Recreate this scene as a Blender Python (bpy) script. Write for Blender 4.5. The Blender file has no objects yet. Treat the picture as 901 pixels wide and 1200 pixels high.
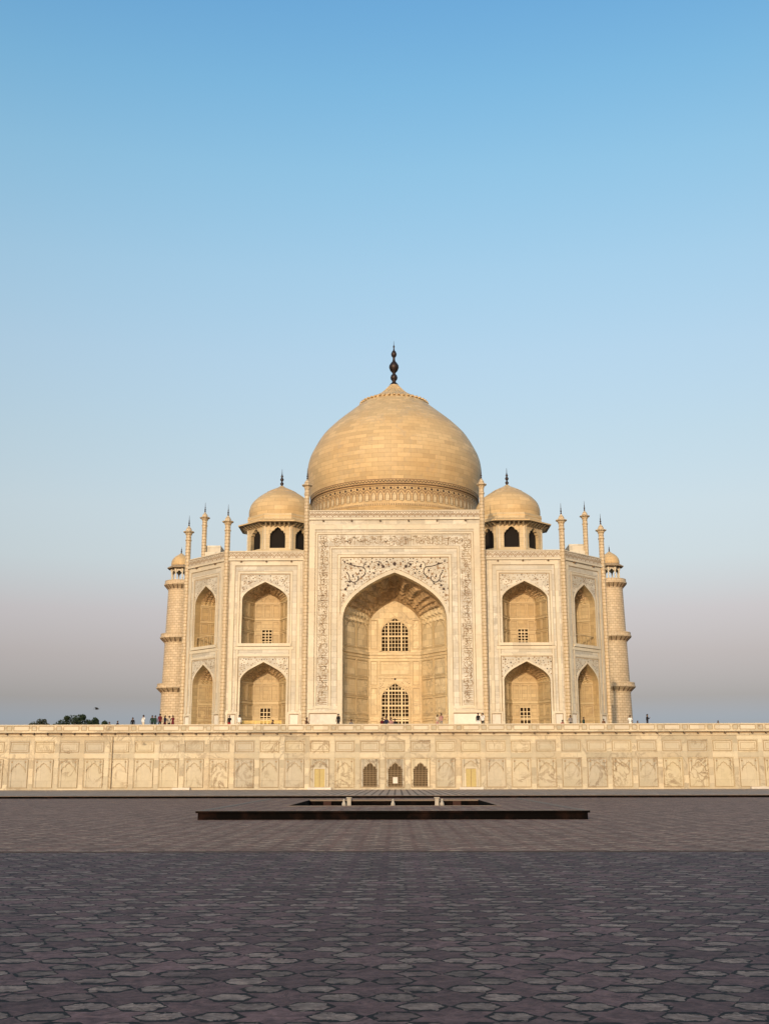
import bpy, math, random
from mathutils import Vector, Matrix
import bmesh
R = math.radians
SC = bpy.context.scene
COL = SC.collection
random.seed(7)

# ------------------------------------------------------------------ camera, sky, sun, exposure
cd = bpy.data.cameras.new("camera"); cam = bpy.data.objects.new("camera", cd); COL.objects.link(cam)
cd.sensor_fit = 'HORIZONTAL'; cd.sensor_width = 36.0; cd.lens = 1326.5 / 901 * 36.0
cd.clip_start = .1; cd.clip_end = 9000
rx = Vector((0.99994231, 0.01054053, -0.00206842)); up = Vector((0.00441619, -0.22787798, 0.97367968)); fw = Vector((-0.00979175, 0.97363264, 0.22791138))
cam.matrix_world = Matrix(((rx.x, up.x, -fw.x, 0.17), (rx.y, up.y, -fw.y, -180.55), (rx.z, up.z, -fw.z, 1.60), (0, 0, 0, 1)))
SC.camera = cam

SUN_AZ, SUN_EL = 191.5, 15.0          # clockwise from +Y
W = bpy.data.worlds.new("World"); SC.world = W; W.use_nodes = True
nt = W.node_tree; nt.nodes.clear()
wo = nt.nodes.new('ShaderNodeOutputWorld'); bg = nt.nodes.new('ShaderNodeBackground')
sky = nt.nodes.new('ShaderNodeTexSky'); sky.sky_type = 'NISHITA'; sky.sun_disc = False
sky.sun_elevation = R(SUN_EL); sky.sun_rotation = R(SUN_AZ); sky.altitude = 170
sky.air_density = 1.0; sky.dust_density = 1.6; sky.ozone_density = 1.0
tc = nt.nodes.new('ShaderNodeTexCoord'); sep = nt.nodes.new('ShaderNodeSeparateXYZ'); nt.links.new(tc.outputs['Generated'], sep.inputs[0])
# dusty evening air: how much of each colour the air column passes, by height above the horizon
rmp = nt.nodes.new('ShaderNodeValToRGB'); nt.links.new(sep.outputs[2], rmp.inputs[0])
AIR = [(0.0, (.36, .37, .60)), (.0471, (.40, .41, .62)), (.0654, (.445, .368, .44)), (.1022, (.645, .462, .465)), (.1392, (.865, .60, .552)), (.1836, (1.06, .83, .71)), (.2278, (1.23, .98, .81)),
       (.2861, (1.328, 1.128, .929)), (.3567, (1.433, 1.304, 1.106)), (.4241, (1.425, 1.452, 1.255)), (.4993, (1.281, 1.554, 1.402)), (.5567, (1.085, 1.542, 1.498)), (.6065, (.928, 1.464, 1.555)), (1.0, (.9, 1.3, 1.4))]
el = rmp.color_ramp.elements
for i, (p_, c_) in enumerate(AIR):
    e_ = el[0] if i == 0 else el.new(p_) if i < len(AIR) - 1 else el[len(el) - 1]
    e_.position = p_; e_.color = (*c_, 1)
air = nt.nodes.new('ShaderNodeMix'); air.data_type = 'RGBA'; air.blend_type = 'MULTIPLY'; air.inputs[0].default_value = 1
nt.links.new(sky.outputs[0], air.inputs[6]); nt.links.new(rmp.outputs[0], air.inputs[7]); nt.links.new(air.outputs[2], bg.inputs[0]); bg.inputs[1].default_value = 0.13
nt.links.new(bg.outputs[0], wo.inputs[0])
sd = bpy.data.lights.new("sun", 'SUN'); sun = bpy.data.objects.new("sun", sd); COL.objects.link(sun)
sd.energy = 2.0; sd.angle = R(0.6); sd.color = (1.0, 0.765, 0.50)
sdir = Vector((math.sin(R(SUN_AZ)) * math.cos(R(SUN_EL)), math.cos(R(SUN_AZ)) * math.cos(R(SUN_EL)), math.sin(R(SUN_EL))))
sun.rotation_euler = sdir.to_track_quat('Z', 'Y').to_euler(); sun.location = sdir * 400
vs = SC.view_settings
vs.view_transform = 'Standard'; vs.look = 'None'; vs.exposure = 0.4; vs.gamma = 1.0; vs.use_curve_mapping = False

# ------------------------------------------------------------------ materials
class NT:
    """tiny helper around a node tree"""
    def __init__(s, name, rough=.6):
        s.mat = bpy.data.materials.new(name); s.mat.use_nodes = True
        s.t = s.mat.node_tree; s.b = s.t.nodes['Principled BSDF']; s.b.inputs['Roughness'].default_value = rough
        s.b.inputs['Specular IOR Level'].default_value = .3
    def n(s, typ, **kw):
        nd = s.t.nodes.new(typ)
        for k, v in kw.items(): setattr(nd, k, v)
        return nd
    def put(s, sock, v):
        if hasattr(v, 'is_output'): s.t.links.new(v, sock)
        elif isinstance(v, (tuple, list)) and sock.type == 'RGBA' and len(v) == 3: sock.default_value = (*v, 1)
        else: sock.default_value = v
    def m(s, op, a, b=None, c=None):
        nd = s.n('ShaderNodeMath', operation=op)
        for i, v in enumerate((a, b, c)):
            if v is not None: s.put(nd.inputs[i], v)
        return nd.outputs[0]
    def mix(s, f, a, b, mode='MIX'):
        nd = s.n('ShaderNodeMix', data_type='RGBA', blend_type=mode)
        s.put(nd.inputs[0], f); s.put(nd.inputs[6], a); s.put(nd.inputs[7], b)
        return nd.outputs[2]
    def noise(s, vec, scale, detail=4, dist=0, rough=.55):
        nd = s.n('ShaderNodeTexNoise'); s.put(nd.inputs['Vector'], vec)
        nd.inputs['Scale'].default_value = scale; nd.inputs['Detail'].default_value = detail
        nd.inputs['Distortion'].default_value = dist; nd.inputs['Roughness'].default_value = rough
        return nd.outputs[0]
    def ramp(s, f, a, b):
        nd = s.n('ShaderNodeMapRange', clamp=True); s.put(nd.inputs[0], f)
        nd.inputs[1].default_value = a; nd.inputs[2].default_value = b
        return nd.outputs[0]
    def bump(s, h, strength, dist):
        nd = s.n('ShaderNodeBump'); s.put(nd.inputs['Height'], h)
        nd.inputs['Strength'].default_value = strength; nd.inputs['Distance'].default_value = dist
        s.t.links.new(nd.outputs[0], s.b.inputs['Normal'])
    def col(s, v): s.put(s.b.inputs['Base Color'], v)

def mul(c, k): return tuple(min(1, x * k) for x in c)

def marble(name, base, bw=1.5, bh=.6, joint=None, mortar=.012, var=.12, vein=(.36, .31, .25), veinamt=.35, objrand=0.0, warm=(.62, .45, .25), warmamt=.25, rough=.5, veinscale=.35):
    k = NT(name, rough)
    uv = k.n('ShaderNodeUVMap').outputs[0]; oc = k.n('ShaderNodeTexCoord').outputs['Object']
    rnd = k.n('ShaderNodeObjectInfo').outputs['Random']
    if objrand:
        ad = k.n('ShaderNodeVectorMath', operation='ADD'); k.put(ad.inputs[0], oc)
        cv = k.n('ShaderNodeCombineXYZ'); k.put(cv.inputs[0], k.m('MULTIPLY', rnd, 91.0)); k.put(cv.inputs[1], k.m('MULTIPLY', rnd, 37.0)); k.put(cv.inputs[2], k.m('MULTIPLY', rnd, 61.0))
        k.put(ad.inputs[1], cv.outputs[0]); oc = ad.outputs[0]
    br = k.n('ShaderNodeTexBrick'); k.put(br.inputs['Vector'], uv)
    k.put(br.inputs['Color1'], mul(base, 1 + var)); k.put(br.inputs['Color2'], tuple(b * (1 - var) for b in base))
    k.put(br.inputs['Mortar'], joint or mul(base, .6)); br.inputs['Scale'].default_value = 1
    br.inputs['Mortar Size'].default_value = mortar; br.inputs['Mortar Smooth'].default_value = .2
    br.inputs['Brick Width'].default_value = bw; br.inputs['Row Height'].default_value = bh
    c = br.outputs['Color']
    # warm ageing in broad patches
    w1 = k.ramp(k.noise(oc, .16, 5), .42, .68)
    c = k.mix(k.m('MULTIPLY', w1, warmamt), c, warm)
    # grey brown veins
    vn = k.noise(oc, veinscale, 6, 1.2)
    v = k.m('SUBTRACT', 1.0, k.ramp(k.m('ABSOLUTE', k.m('SUBTRACT', vn, .5)), .0, .05))
    gate = k.ramp(k.noise(oc, .22, 3), .45, .62)
    c = k.mix(k.m('MULTIPLY', k.m('MULTIPLY', v, gate), veinamt), c, vein)
    # fine mottling
    fm = k.noise(oc, 2.3, 5)
    c = k.mix(1.0, c, k.mix(fm, (.86, .86, .86), (1.1, 1.1, 1.1)), 'MULTIPLY')
    if objrand:
        t = k.mix(rnd, (1 - objrand, 1 - objrand * .9, 1 - objrand * .7), (1 + objrand * .35, 1 + objrand * .3, 1 + objrand * .15))
        c = k.mix(1.0, c, t, 'MULTIPLY')
    k.col(c)
    h = k.m('ADD', k.m('MULTIPLY', br.outputs['Fac'], -1.0), k.m('MULTIPLY', fm, .5))
    k.bump(h, .35, .03)
    return k.mat

def plain(name, c, rough=.7, metal=0, var=.15, scale=3.0):
    k = NT(name, rough); k.b.inputs['Metallic'].default_value = metal
    oc = k.n('ShaderNodeTexCoord').outputs['Object']; f = k.noise(oc, scale, 4)
    k.col(k.mix(f, mul(c, 1 - var), mul(c, 1 + var))); k.bump(f, .2, .02)
    return k.mat

def paving(name, unit, pale, red, joint, jw=.012, varp=.3, patch=.35, bump=.6):
    """six pointed stars between hexagons, worked out from three families of parallel lines"""
    k = NT(name, .75); k.b.inputs['Specular IOR Level'].default_value = .2
    geo = k.n('ShaderNodeNewGeometry').outputs['Position']
    wob = k.n('ShaderNodeTexNoise'); k.put(wob.inputs['Vector'], geo); wob.inputs['Scale'].default_value = 1.6; wob.inputs['Detail'].default_value = 3
    wm = k.n('ShaderNodeVectorMath', operation='MULTIPLY_ADD'); k.put(wm.inputs[0], wob.outputs['Color']); wm.inputs[1].default_value = (.07, .07, 0); k.put(wm.inputs[2], geo)
    wob2 = k.n('ShaderNodeTexNoise'); k.put(wob2.inputs['Vector'], geo); wob2.inputs['Scale'].default_value = 13; wob2.inputs['Detail'].default_value = 4
    wm2 = k.n('ShaderNodeVectorMath', operation='MULTIPLY_ADD'); k.put(wm2.inputs[0], wob2.outputs['Color']); wm2.inputs[1].default_value = (.05, .05, 0); k.put(wm2.inputs[2], wm.outputs[0]); wm = wm2
    sp = k.n('ShaderNodeSeparateXYZ'); k.put(sp.inputs[0], wm.outputs[0]); X, Y = sp.outputs[0], sp.outputs[1]
    p = unit * .5 * math.sqrt(3)          # spacing of each family
    c30, s30 = math.cos(R(30)) / p, math.sin(R(30)) / p
    u1 = k.m('MULTIPLY', Y, 1 / p)
    u2 = k.m('ADD', k.m('MULTIPLY', X, c30), k.m('MULTIPLY', Y, s30))
    u3 = k.m('ADD', k.m('MULTIPLY', X, -c30), k.m('MULTIPLY', Y, s30))
    i1, i2, i3 = (k.m('ROUND', u) for u in (u1, u2, u3))
    s = k.m('SUBTRACT', k.m('SUBTRACT', i1, i2), i3)
    tri = k.m('GREATER_THAN', k.m('ABSOLUTE', s), .5)
    md = k.m('FLOORED_MODULO', k.m('SUBTRACT', i2, i3), 3.0)
    m0 = k.m('LESS_THAN', md, .5); m2 = k.m('GREATER_THAN', md, 1.5); m1 = k.m('SUBTRACT', 1.0, k.m('ADD', m0, m2))
    isred = k.m('MAXIMUM', tri, m0)
    pos = k.m('GREATER_THAN', s, .5); neg = k.m('LESS_THAN', s, -.5)
    d2 = k.m('SUBTRACT', k.m('MULTIPLY', pos, m2), k.m('MULTIPLY', neg, m1))
    d3 = k.m('SUBTRACT', k.m('MULTIPLY', pos, m1), k.m('MULTIPLY', neg, m2))
    idv = k.n('ShaderNodeCombineXYZ'); k.put(idv.inputs[0], k.m('ADD', i2, d2)); k.put(idv.inputs[1], k.m('ADD', i3, d3))
    wn = k.n('ShaderNodeTexWhiteNoise', noise_dimensions='3D'); k.put(wn.inputs['Vector'], idv.outputs[0])
    sepc = k.n('ShaderNodeSeparateColor'); k.put(sepc.inputs[0], wn.outputs['Color'])
    ds = [k.m('SUBTRACT', .5, k.m('ABSOLUTE', k.m('SUBTRACT', u, i))) for u, i in ((u1, i1), (u2, i2), (u3, i3))]
    edge = k.m('MULTIPLY', k.m('MINIMUM', k.m('MINIMUM', k.m('MULTIPLY', ds[0], .5), ds[1]), ds[2]), p)
    fine = k.noise(geo, 26, 6, 0, .65); mid = k.noise(geo, 7, 5, .6); big = k.noise(geo, .35, 4)
    jwv = k.m('MULTIPLY', k.ramp(mid, .35, .65), jw * 2.2)
    jn = k.m('MULTIPLY', k.m('LESS_THAN', edge, k.m('ADD', jwv, jw * .3)), k.m('SUBTRACT', 1.0, isred))
    c = k.mix(isred, pale, red)
    bright = k.m('ADD', 1 - varp, k.m('MULTIPLY', sepc.outputs[0], varp * 2))
    bc = k.n('ShaderNodeCombineColor'); [k.put(bc.inputs[i], bright) for i in range(3)]
    c = k.mix(1.0, c, bc.outputs[0], 'MULTIPLY')
    c = k.mix(k.m('MULTIPLY', k.m('GREATER_THAN', sepc.outputs[1], .8), .6), c, mul(red, .75))
    c = k.mix(k.m('MULTIPLY', k.ramp(mid, .5, .62), .45), c, mul(red, .7))
    c = k.mix(1.0, c, k.mix(fine, (.35, .35, .35), (1.6, 1.6, 1.6)), 'MULTIPLY')
    blot = k.ramp(k.noise(geo, 5.5, 8, .9, .72), .36, .6)
    c = k.mix(1.0, c, k.mix(blot, (.5, .48, .5), (1.22, 1.2, 1.18)), 'MULTIPLY')
    crk = k.m('MULTIPLY', k.m('SUBTRACT', 1.0, k.ramp(k.m('ABSOLUTE', k.m('SUBTRACT', k.noise(geo, 4.5, 6, .8), .5)), .0, .018)), k.ramp(k.noise(geo, 1.7, 3), .48, .6))
    c = k.mix(k.m('MULTIPLY', crk, .75), c, joint)
    c = k.mix(1.0, c, k.mix(big, (1 - patch,) * 3, (1 + patch,) * 3), 'MULTIPLY')
    dirt = k.m('MULTIPLY', k.m('SUBTRACT', 1.0, k.ramp(edge, .0, .05)), k.ramp(mid, .3, .6))
    c = k.mix(k.m('MULTIPLY', k.m('MULTIPLY', dirt, k.m('SUBTRACT', 1.0, isred)), .5), c, mul(red, .45))
    c = k.mix(jn, c, joint)
    k.col(c)
    h = k.m('ADD', k.m('ADD', k.m('MULTIPLY', jn, -.9), k.m('MULTIPLY', fine, .35)), k.m('ADD', k.m('MULTIPLY', mid, .45), k.m('MULTIPLY', sepc.outputs[2], .6)))
    k.bump(h, bump, .02)
    return k.mat

M = {}
M['facade'] = marble('facade_marble', (.56, .52, .435), 1.9, .75, mortar=.014, var=.17, veinamt=.6, warmamt=.4, warm=(.52, .42, .26))
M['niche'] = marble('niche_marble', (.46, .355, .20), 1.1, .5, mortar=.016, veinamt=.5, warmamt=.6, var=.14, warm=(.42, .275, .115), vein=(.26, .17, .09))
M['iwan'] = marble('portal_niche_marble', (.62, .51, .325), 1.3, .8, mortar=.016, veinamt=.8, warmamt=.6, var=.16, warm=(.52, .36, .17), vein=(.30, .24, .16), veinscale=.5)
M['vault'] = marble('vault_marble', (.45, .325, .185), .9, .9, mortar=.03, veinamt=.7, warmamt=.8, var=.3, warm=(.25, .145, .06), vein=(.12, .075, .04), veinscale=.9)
M['kiosk'] = marble('kiosk_marble', (.56, .44, .265), 1.5, .6, mortar=.014, veinamt=.3, warmamt=.3)
M['ntrim'] = marble('niche_trim_marble', (.50, .395, .23), 2.4, 3.0, mortar=.008, veinamt=.3, warmamt=.4)
M['trim'] = marble('trim_marble', (.595, .535, .415), 2.4, 3.0, mortar=.008, veinamt=.2, warmamt=.3)
M['dado'] = marble('dado_marble', (.66, .62, .54), 3, 3, mortar=0.0, veinamt=.25, warmamt=.1)
M['dome'] = marble('dome_marble', (.585, .425, .225), 2.0, .70, joint=(.38, .25, .12), mortar=.022, var=.15, veinamt=.3, warmamt=.5, warm=(.54, .345, .15))
M['minaret'] = marble('minaret_marble', (.56, .445, .30), .95, .48, joint=(.30, .20, .11), mortar=.035, var=.12, veinamt=.1, warmamt=.25)
M['shaft'] = marble('shaft_marble', (.56, .45, .30), 1.2, .46, joint=(.33, .23, .12), mortar=.05, var=.1, veinamt=.1)
M['plinth'] = marble('plinth_marble', (.50, .442, .318), 2.885, .9, joint=(.40, .33, .24), mortar=.012, veinamt=.7, vein=(.27, .22, .16), warmamt=.35, var=.22, veinscale=.5)
M['panel'] = marble('panel_marble', (.555, .49, .36), 1.6, 2.2, joint=(.42, .35, .26), mortar=.012, veinamt=.9, vein=(.23, .165, .10), objrand=.22, warmamt=.4, warm=(.47, .40, .22), veinscale=.55)
M['inlay_dark'] = plain('black_inlay_stone', (.055, .035, .028))
M['inlay_brown'] = plain('brown_inlay_stone', (.26, .165, .09))
M['inlay_line'] = plain('brown_inlay_line', (.33, .235, .135))
M['bronze'] = plain('dark_bronze', (.045, .032, .03), .45, .6)
M['pane'] = plain('dark_window_pane', (.03, .018, .009), .95); M['pane'].node_tree.nodes['Principled BSDF'].inputs['Specular IOR Level'].default_value = .05
M['kiosk_dark'] = plain('kiosk_interior_dark', (.012, .009, .007), .9)  # stands in for the dark inside of the kiosks
M['lattice'] = plain('pale_lattice', (.66, .53, .33))
M['door'] = plain('yellow_painted_wood', (.46, .37, .155), .55)
M['grille'] = plain('brown_stone_grille', (.25, .18, .10))
M['darkstone'] = plain('black_stone', (.0035, .0028, .0026), .95, var=.5, scale=1.5); M['darkstone'].node_tree.nodes['Principled BSDF'].inputs['Specular IOR Level'].default_value = .05
k = NT('black_stone_wall', .95); k.b.inputs['Specular IOR Level'].default_value = .05; oc = k.n('ShaderNodeTexCoord').outputs['Object']
k.col(k.mix(k.ramp(k.noise(oc, 1.3, 6), .5, .72), (.003, .0025, .0023), (.016, .008, .006))); M['darkstone'] = k.mat  # near-black stone with random browner patches
M['rust'] = plain('dark_red_stone', (.045, .02, .015), .9)
M['post'] = plain('weathered_white_stone', (.42, .38, .32), .8)
M['joint'] = plain('dark_paving_joint', (.045, .035, .032), .9)
M['bracket'] = plain('dark_bracket_stone', (.17, .115, .07), .9)
M['eave_and_shade'] = plain('weathered_eave_and_shade', (.34, .25, .155), .85)  # also paints the shade band on the plinth cornice
M['brass'] = plain('yellow_painted_rail', (.80, .55, .16), .5)
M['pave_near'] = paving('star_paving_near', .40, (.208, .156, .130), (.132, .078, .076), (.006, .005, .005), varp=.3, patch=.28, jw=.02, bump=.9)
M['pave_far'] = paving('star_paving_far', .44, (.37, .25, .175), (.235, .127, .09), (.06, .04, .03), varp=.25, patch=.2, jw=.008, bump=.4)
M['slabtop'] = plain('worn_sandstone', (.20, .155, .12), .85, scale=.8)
k = NT('terrace_strip_paving', .8)
uv = k.n('ShaderNodeNewGeometry').outputs['Position']
br = k.n('ShaderNodeTexBrick'); mp = k.n('ShaderNodeMapping'); k.put(mp.inputs[0], uv); mp.inputs['Rotation'].default_value = (0, 0, R(90)); k.put(br.inputs['Vector'], mp.outputs[0])
br.inputs['Scale'].default_value = 1; br.inputs['Brick Width'].default_value = 6; br.inputs['Row Height'].default_value = .62; br.inputs['Mortar Size'].default_value = .09
k.put(br.inputs['Color1'], (.46, .335, .25)); k.put(br.inputs['Color2'], (.37, .27, .20)); k.put(br.inputs['Mortar'], (.15, .105, .08)); k.col(br.outputs['Color']); M['strip'] = k.mat
M['earth'] = plain('dry_grass_earth', (.09, .085, .04), .95, scale=.02, var=.3)
M['bark'] = plain('tree_bark', (.06, .045, .03), .9)
M['leaf'] = plain('dark_green_leaf', (.028, .042, .016), .7, var=.45, scale=.5)
M['leaf_dull'] = plain('dull_green_leaf', (.05, .055, .03), .7, var=.4, scale=.5)
M['feather'] = plain('dark_feather', (.03, .028, .028), .8)

# ------------------------------------------------------------------ mesh builder
ORG = {}
class MB:
    def __init__(s): s.v = []; s.f = []; s.m = []; s.uv = []; s.sm = []; s.mats = []
    def mi(s, m):
        if m not in s.mats: s.mats.append(m)
        return s.mats.index(m)
    def face(s, pts, m, uv=None, smooth=False):
        b = len(s.v); s.v.extend(Vector(p) for p in pts); s.f.append(list(range(b, b + len(pts)))); s.m.append(s.mi(m)); s.uv.append(uv); s.sm.append(smooth)
    def hexa(s, P, m):
        """8 corners: bottom ring 0-3, top ring 4-7"""
        b = len(s.v); s.v.extend(Vector(p) for p in P); k = s.mi(m)
        for q in ((3, 2, 1, 0), (4, 5, 6, 7), (0, 1, 5, 4), (1, 2, 6, 5), (2, 3, 7, 6), (3, 0, 4, 7)):
            s.f.append([b + i for i in q]); s.m.append(k); s.uv.append(None); s.sm.append(False)
    def box(s, x0, x1, y0, y1, z0, z1, m):
        s.hexa([(x0, y0, z0), (x1, y0, z0), (x1, y1, z0), (x0, y1, z0), (x0, y0, z1), (x1, y0, z1), (x1, y1, z1), (x0, y1, z1)], m)
    def fbox(s, fr, u0, u1, z0, z1, n0, n1, m):
        P = fr.P
        s.hexa([P(u0, z0, n1), P(u1, z0, n1), P(u1, z0, n0), P(u0, z0, n0), P(u0, z1, n1), P(u1, z1, n1), P(u1, z1, n0), P(u0, z1, n0)], m)
    def frame(s, fr, u0, u1, z0, z1, t, n0, n1, m, sides='btlr'):
        if 'b' in sides: s.fbox(fr, u0, u1, z0, z0 + t, n0, n1, m)
        if 't' in sides: s.fbox(fr, u0, u1, z1 - t, z1, n0, n1, m)
        a = z0 + (t if 'b' in sides else 0); b = z1 - (t if 't' in sides else 0)
        if 'l' in sides: s.fbox(fr, u0, u0 + t, a, b, n0, n1, m)
        if 'r' in sides: s.fbox(fr, u1 - t, u1, a, b, n0, n1, m)
    def grid(s, rows, m, closed=False, uvs=None, smooth=True, flip=False):
        b = len(s.v); nc = len(rows[0])
        for r in rows: s.v.extend(Vector(p) for p in r)
        k = s.mi(m)
        for i in range(len(rows) - 1):
            for j in range(nc if closed else nc - 1):
                j2 = (j + 1) % nc
                q = [b + i * nc + j, b + i * nc + j2, b + (i + 1) * nc + j2, b + (i + 1) * nc + j]
                uvq = None
                if uvs: uvq = [uvs(i, j), uvs(i, j + 1), uvs(i + 1, j + 1), uvs(i + 1, j)]
                if flip: q.reverse(); uvq = uvq[::-1] if uvq else None
                s.f.append(q); s.m.append(k); s.uv.append(uvq); s.sm.append(smooth)
    def lathe(s, prof, c, n, m, smooth=True, rot=0, uref=None):
        rr = uref or max(p[0] for p in prof); L = [0]
        for a, b2 in zip(prof, prof[1:]): L.append(L[-1] + math.hypot(b2[0] - a[0], b2[1] - a[1]))
        rows = [[(c[0] + r * math.cos(rot + 2 * math.pi * j / n), c[1] + r * math.sin(rot + 2 * math.pi * j / n), z) for j in range(n)] for r, z in prof]
        s.grid(rows, m, True, lambda i, j: (2 * math.pi * j / n * rr, L[i]), smooth)
    def ribbon(s, fr, pts, w, n, m):
        """flat inlaid stroke along 2D points on a wall frame, mitred"""
        k = len(pts); Lf = []; Rt = []
        for i in range(k):
            a = pts[max(0, i - 1)]; b = pts[min(k - 1, i + 1)]
            dx, dz = b[0] - a[0], b[1] - a[1]; l = math.hypot(dx, dz) or 1
            nx, nz = -dz / l * w / 2, dx / l * w / 2
            Lf.append(fr.P(pts[i][0] + nx, pts[i][1] + nz, n)); Rt.append(fr.P(pts[i][0] - nx, pts[i][1] - nz, n))
        for i in range(k - 1): s.face([Rt[i], Rt[i + 1], Lf[i + 1], Lf[i]], m)
    def disc(s, fr, u, z, r, n, m, sides=6, rot=0, sz=1):
        s.face([fr.P(u + r * math.cos(rot + 2 * math.pi * i / sides), z + sz * r * math.sin(rot + 2 * math.pi * i / sides), n) for i in range(sides)], m)
    def build(s, name, parent=None, base=None):
        o0 = Vector(ORG.get(parent.name, (0, 0, 0))) if parent else Vector(base or (0, 0, 0))
        me = bpy.data.meshes.new(name); me.from_pydata([tuple(p - o0) for p in s.v], [], s.f)
        for mm in s.mats: me.materials.append(M[mm] if isinstance(mm, str) else mm)
        me.polygons.foreach_set('material_index', s.m); me.polygons.foreach_set('use_smooth', s.sm)
        ul = me.uv_layers.new(name='UVMap')
        for p, q in zip(me.polygons, s.uv):
            if q:
                for li, w in zip(p.loop_indices, q): ul.data[li].uv = w
            else:
                nn = p.normal
                if abs(nn.z) > .85: t1, t2 = Vector((1, 0, 0)), Vector((0, 1, 0))
                else:
                    t1 = Vector((-nn.y, nn.x, 0)).normalized(); t2 = Vector((0, 0, 1))
                for li in p.loop_indices:
                    co = me.vertices[me.loops[li].vertex_index].co + o0
                    ul.data[li].uv = (co.dot(t1) + 500.3, co.dot(t2) + 100)
        me.update()
        ob = bpy.data.objects.new(name, me); COL.objects.link(ob)
        if parent: ob.parent = parent; ORG[ob.name] = o0
        else: ob.location = o0; ORG[ob.name] = o0
        return ob

class Fr:
    def __init__(s, o, ex, en): s.o = Vector(o); s.ex = Vector(ex).normalized(); s.en = Vector(en).normalized()
    def P(s, u, z, n=0): return s.o + s.ex * u + s.en * n + Vector((0, 0, z))

def thing(name, label, cat, loc=(0, 0, 0), group=None):
    o = bpy.data.objects.new(name, None); COL.objects.link(o); o.location = loc; o.empty_display_size = .5
    ORG[o.name] = Vector(loc); return tag(o, label, cat, group)
def tag(o, label=None, cat=None, group=None, kind=None):
    if label: o['label'] = label
    if cat: o['category'] = cat
    if group: o['group'] = group
    if kind: o['kind'] = kind
    return o

def catmull(pts, n):
    P = [pts[0]] + list(pts) + [pts[-1]]; out = []
    for i in range(1, len(P) - 2):
        for k in range(n):
            t = k / n
            out.append(tuple(.5 * (2 * P[i][c] + (P[i + 1][c] - P[i - 1][c]) * t + (2 * P[i - 1][c] - 5 * P[i][c] + 4 * P[i + 1][c] - P[i + 2][c]) * t * t + (3 * P[i][c] - P[i - 1][c] - 3 * P[i + 1][c] + P[i + 2][c]) * t ** 3) for c in range(len(pts[0]))))
    out.append(tuple(pts[-1])); return out

AP = catmull([(1, 0), (.99, .09), (.956, .20), (.88, .33), (.79, .44), (.66, .57), (.48, .70), (.25, .845), (0, 1)], 2)
AP_PORTAL = catmull([(1, 0), (.994, .085), (.955, .25), (.879, .388), (.80, .49), (.68, .605), (.471, .762), (.22, .905), (0, 1)], 2)
CUR = AP
def arch(w, zs, za, zf=None):
    """pointed arch outline, left foot to right foot"""
    L = [(-x * w, zs + y * (za - zs)) for x, y in CUR]
    pts = L + [(-x, z) for x, z in reversed(L[:-1])]
    if zf is not None: pts = [(-w, zf)] + pts + [(w, zf)]
    return pts
def arch_top(w, zs, za, u):
    u = abs(u)
    if u >= w: return zs
    A = [(x * w, zs + y * (za - zs)) for x, y in CUR]
    for a, b in zip(A, A[1:]):
        if b[0] <= u <= a[0]: return a[1] + (b[1] - a[1]) * (a[0] - u) / max(1e-6, a[0] - b[0])
    return za
def cusped(w, zs, za, foils=4, bite=.10):
    """scalloped Mughal arch outline"""
    pts = []
    for i in range(foils):
        for k in range(5):
            f = (i + k / 5) / foils; j = f * (len(AP) - 1); a = AP[int(j)]; b = AP[min(len(AP) - 1, int(j) + 1)]; t = j - int(j)
            x = a[0] + (b[0] - a[0]) * t; y = a[1] + (b[1] - a[1]) * t
            q = 1 - bite * (1 - math.sin(math.pi * k / 5))
            pts.append((-min(x * q, 1 - bite) * w, zs + y * (za - zs) * q))
    pts.append((0, za))
    return pts + [(-x, z) for x, z in reversed(pts[:-1])]

def strip_above(mb, fr, uc, pts, ztop, n, m):
    for a, b in zip(pts, pts[1:]):
        if abs(a[0] - b[0]) < 1e-6: continue
        mb.face([fr.P(uc + a[0], a[1], n), fr.P(uc + b[0], b[1], n), fr.P(uc + b[0], ztop, n), fr.P(uc + a[0], ztop, n)], m)

# ------------------------------------------------------------------ dimensions (metres)
DECK = 7.0
HW, HF = 29.35, 22.80            # half width of the building, half of the front between the chamfers
YF = -HW; PN = .8                # front plane, projection of the portal
ZC, ZP = 30.26, 31.60            # cornice and top of the parapet on the wings
PT, PP = 35.72, 37.04            # same for the portal

front = Fr((0, YF, 0), (1, 0, 0), (0, -1, 0))
portal = Fr((0, YF - PN, 0), (1, 0, 0), (0, -1, 0))
q2 = math.sqrt(.5); cm = (HW + HF) / 2
chL = Fr((-cm, -cm, 0), (q2, -q2, 0), (-q2, -q2, 0))
chR = Fr((cm, -cm, 0), (q2, q2, 0), (q2, -q2, 0))

taj = thing('domed_mausoleum', 'cream marble mausoleum with a big onion dome and tall pointed entrance arch', 'mausoleum', (0, 0, DECK))

# ------------------------------------------------------------------ ground
def sheet(name, rects, z, m):
    mb = MB()
    for x0, x1, y0, y1 in rects: mb.face([(x0, y0, z), (x1, y0, z), (x1, y1, z), (x0, y1, z)], m)
    return tag(mb.build(name), kind='structure')
sheet('ground', [(-4000, 4000, -4000, -260), (-4000, 4000, 120, 6000), (-4000, -160, -260, 120), (160, 4000, -260, 120)], -.05, 'earth')
SX, SY0, SY1 = 7.45, -135.8, -111.0      # raised stairwell surround
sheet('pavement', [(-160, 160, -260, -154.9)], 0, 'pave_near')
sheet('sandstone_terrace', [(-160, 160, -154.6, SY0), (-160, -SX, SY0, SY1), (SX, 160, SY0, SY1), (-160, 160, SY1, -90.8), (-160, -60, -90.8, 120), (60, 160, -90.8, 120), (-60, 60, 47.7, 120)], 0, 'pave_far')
mb = MB(); mb.box(-160, 160, -154.75, -154.6, -.1, .004, 'joint'); tag(mb.build('paving_joint'), kind='structure')
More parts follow.
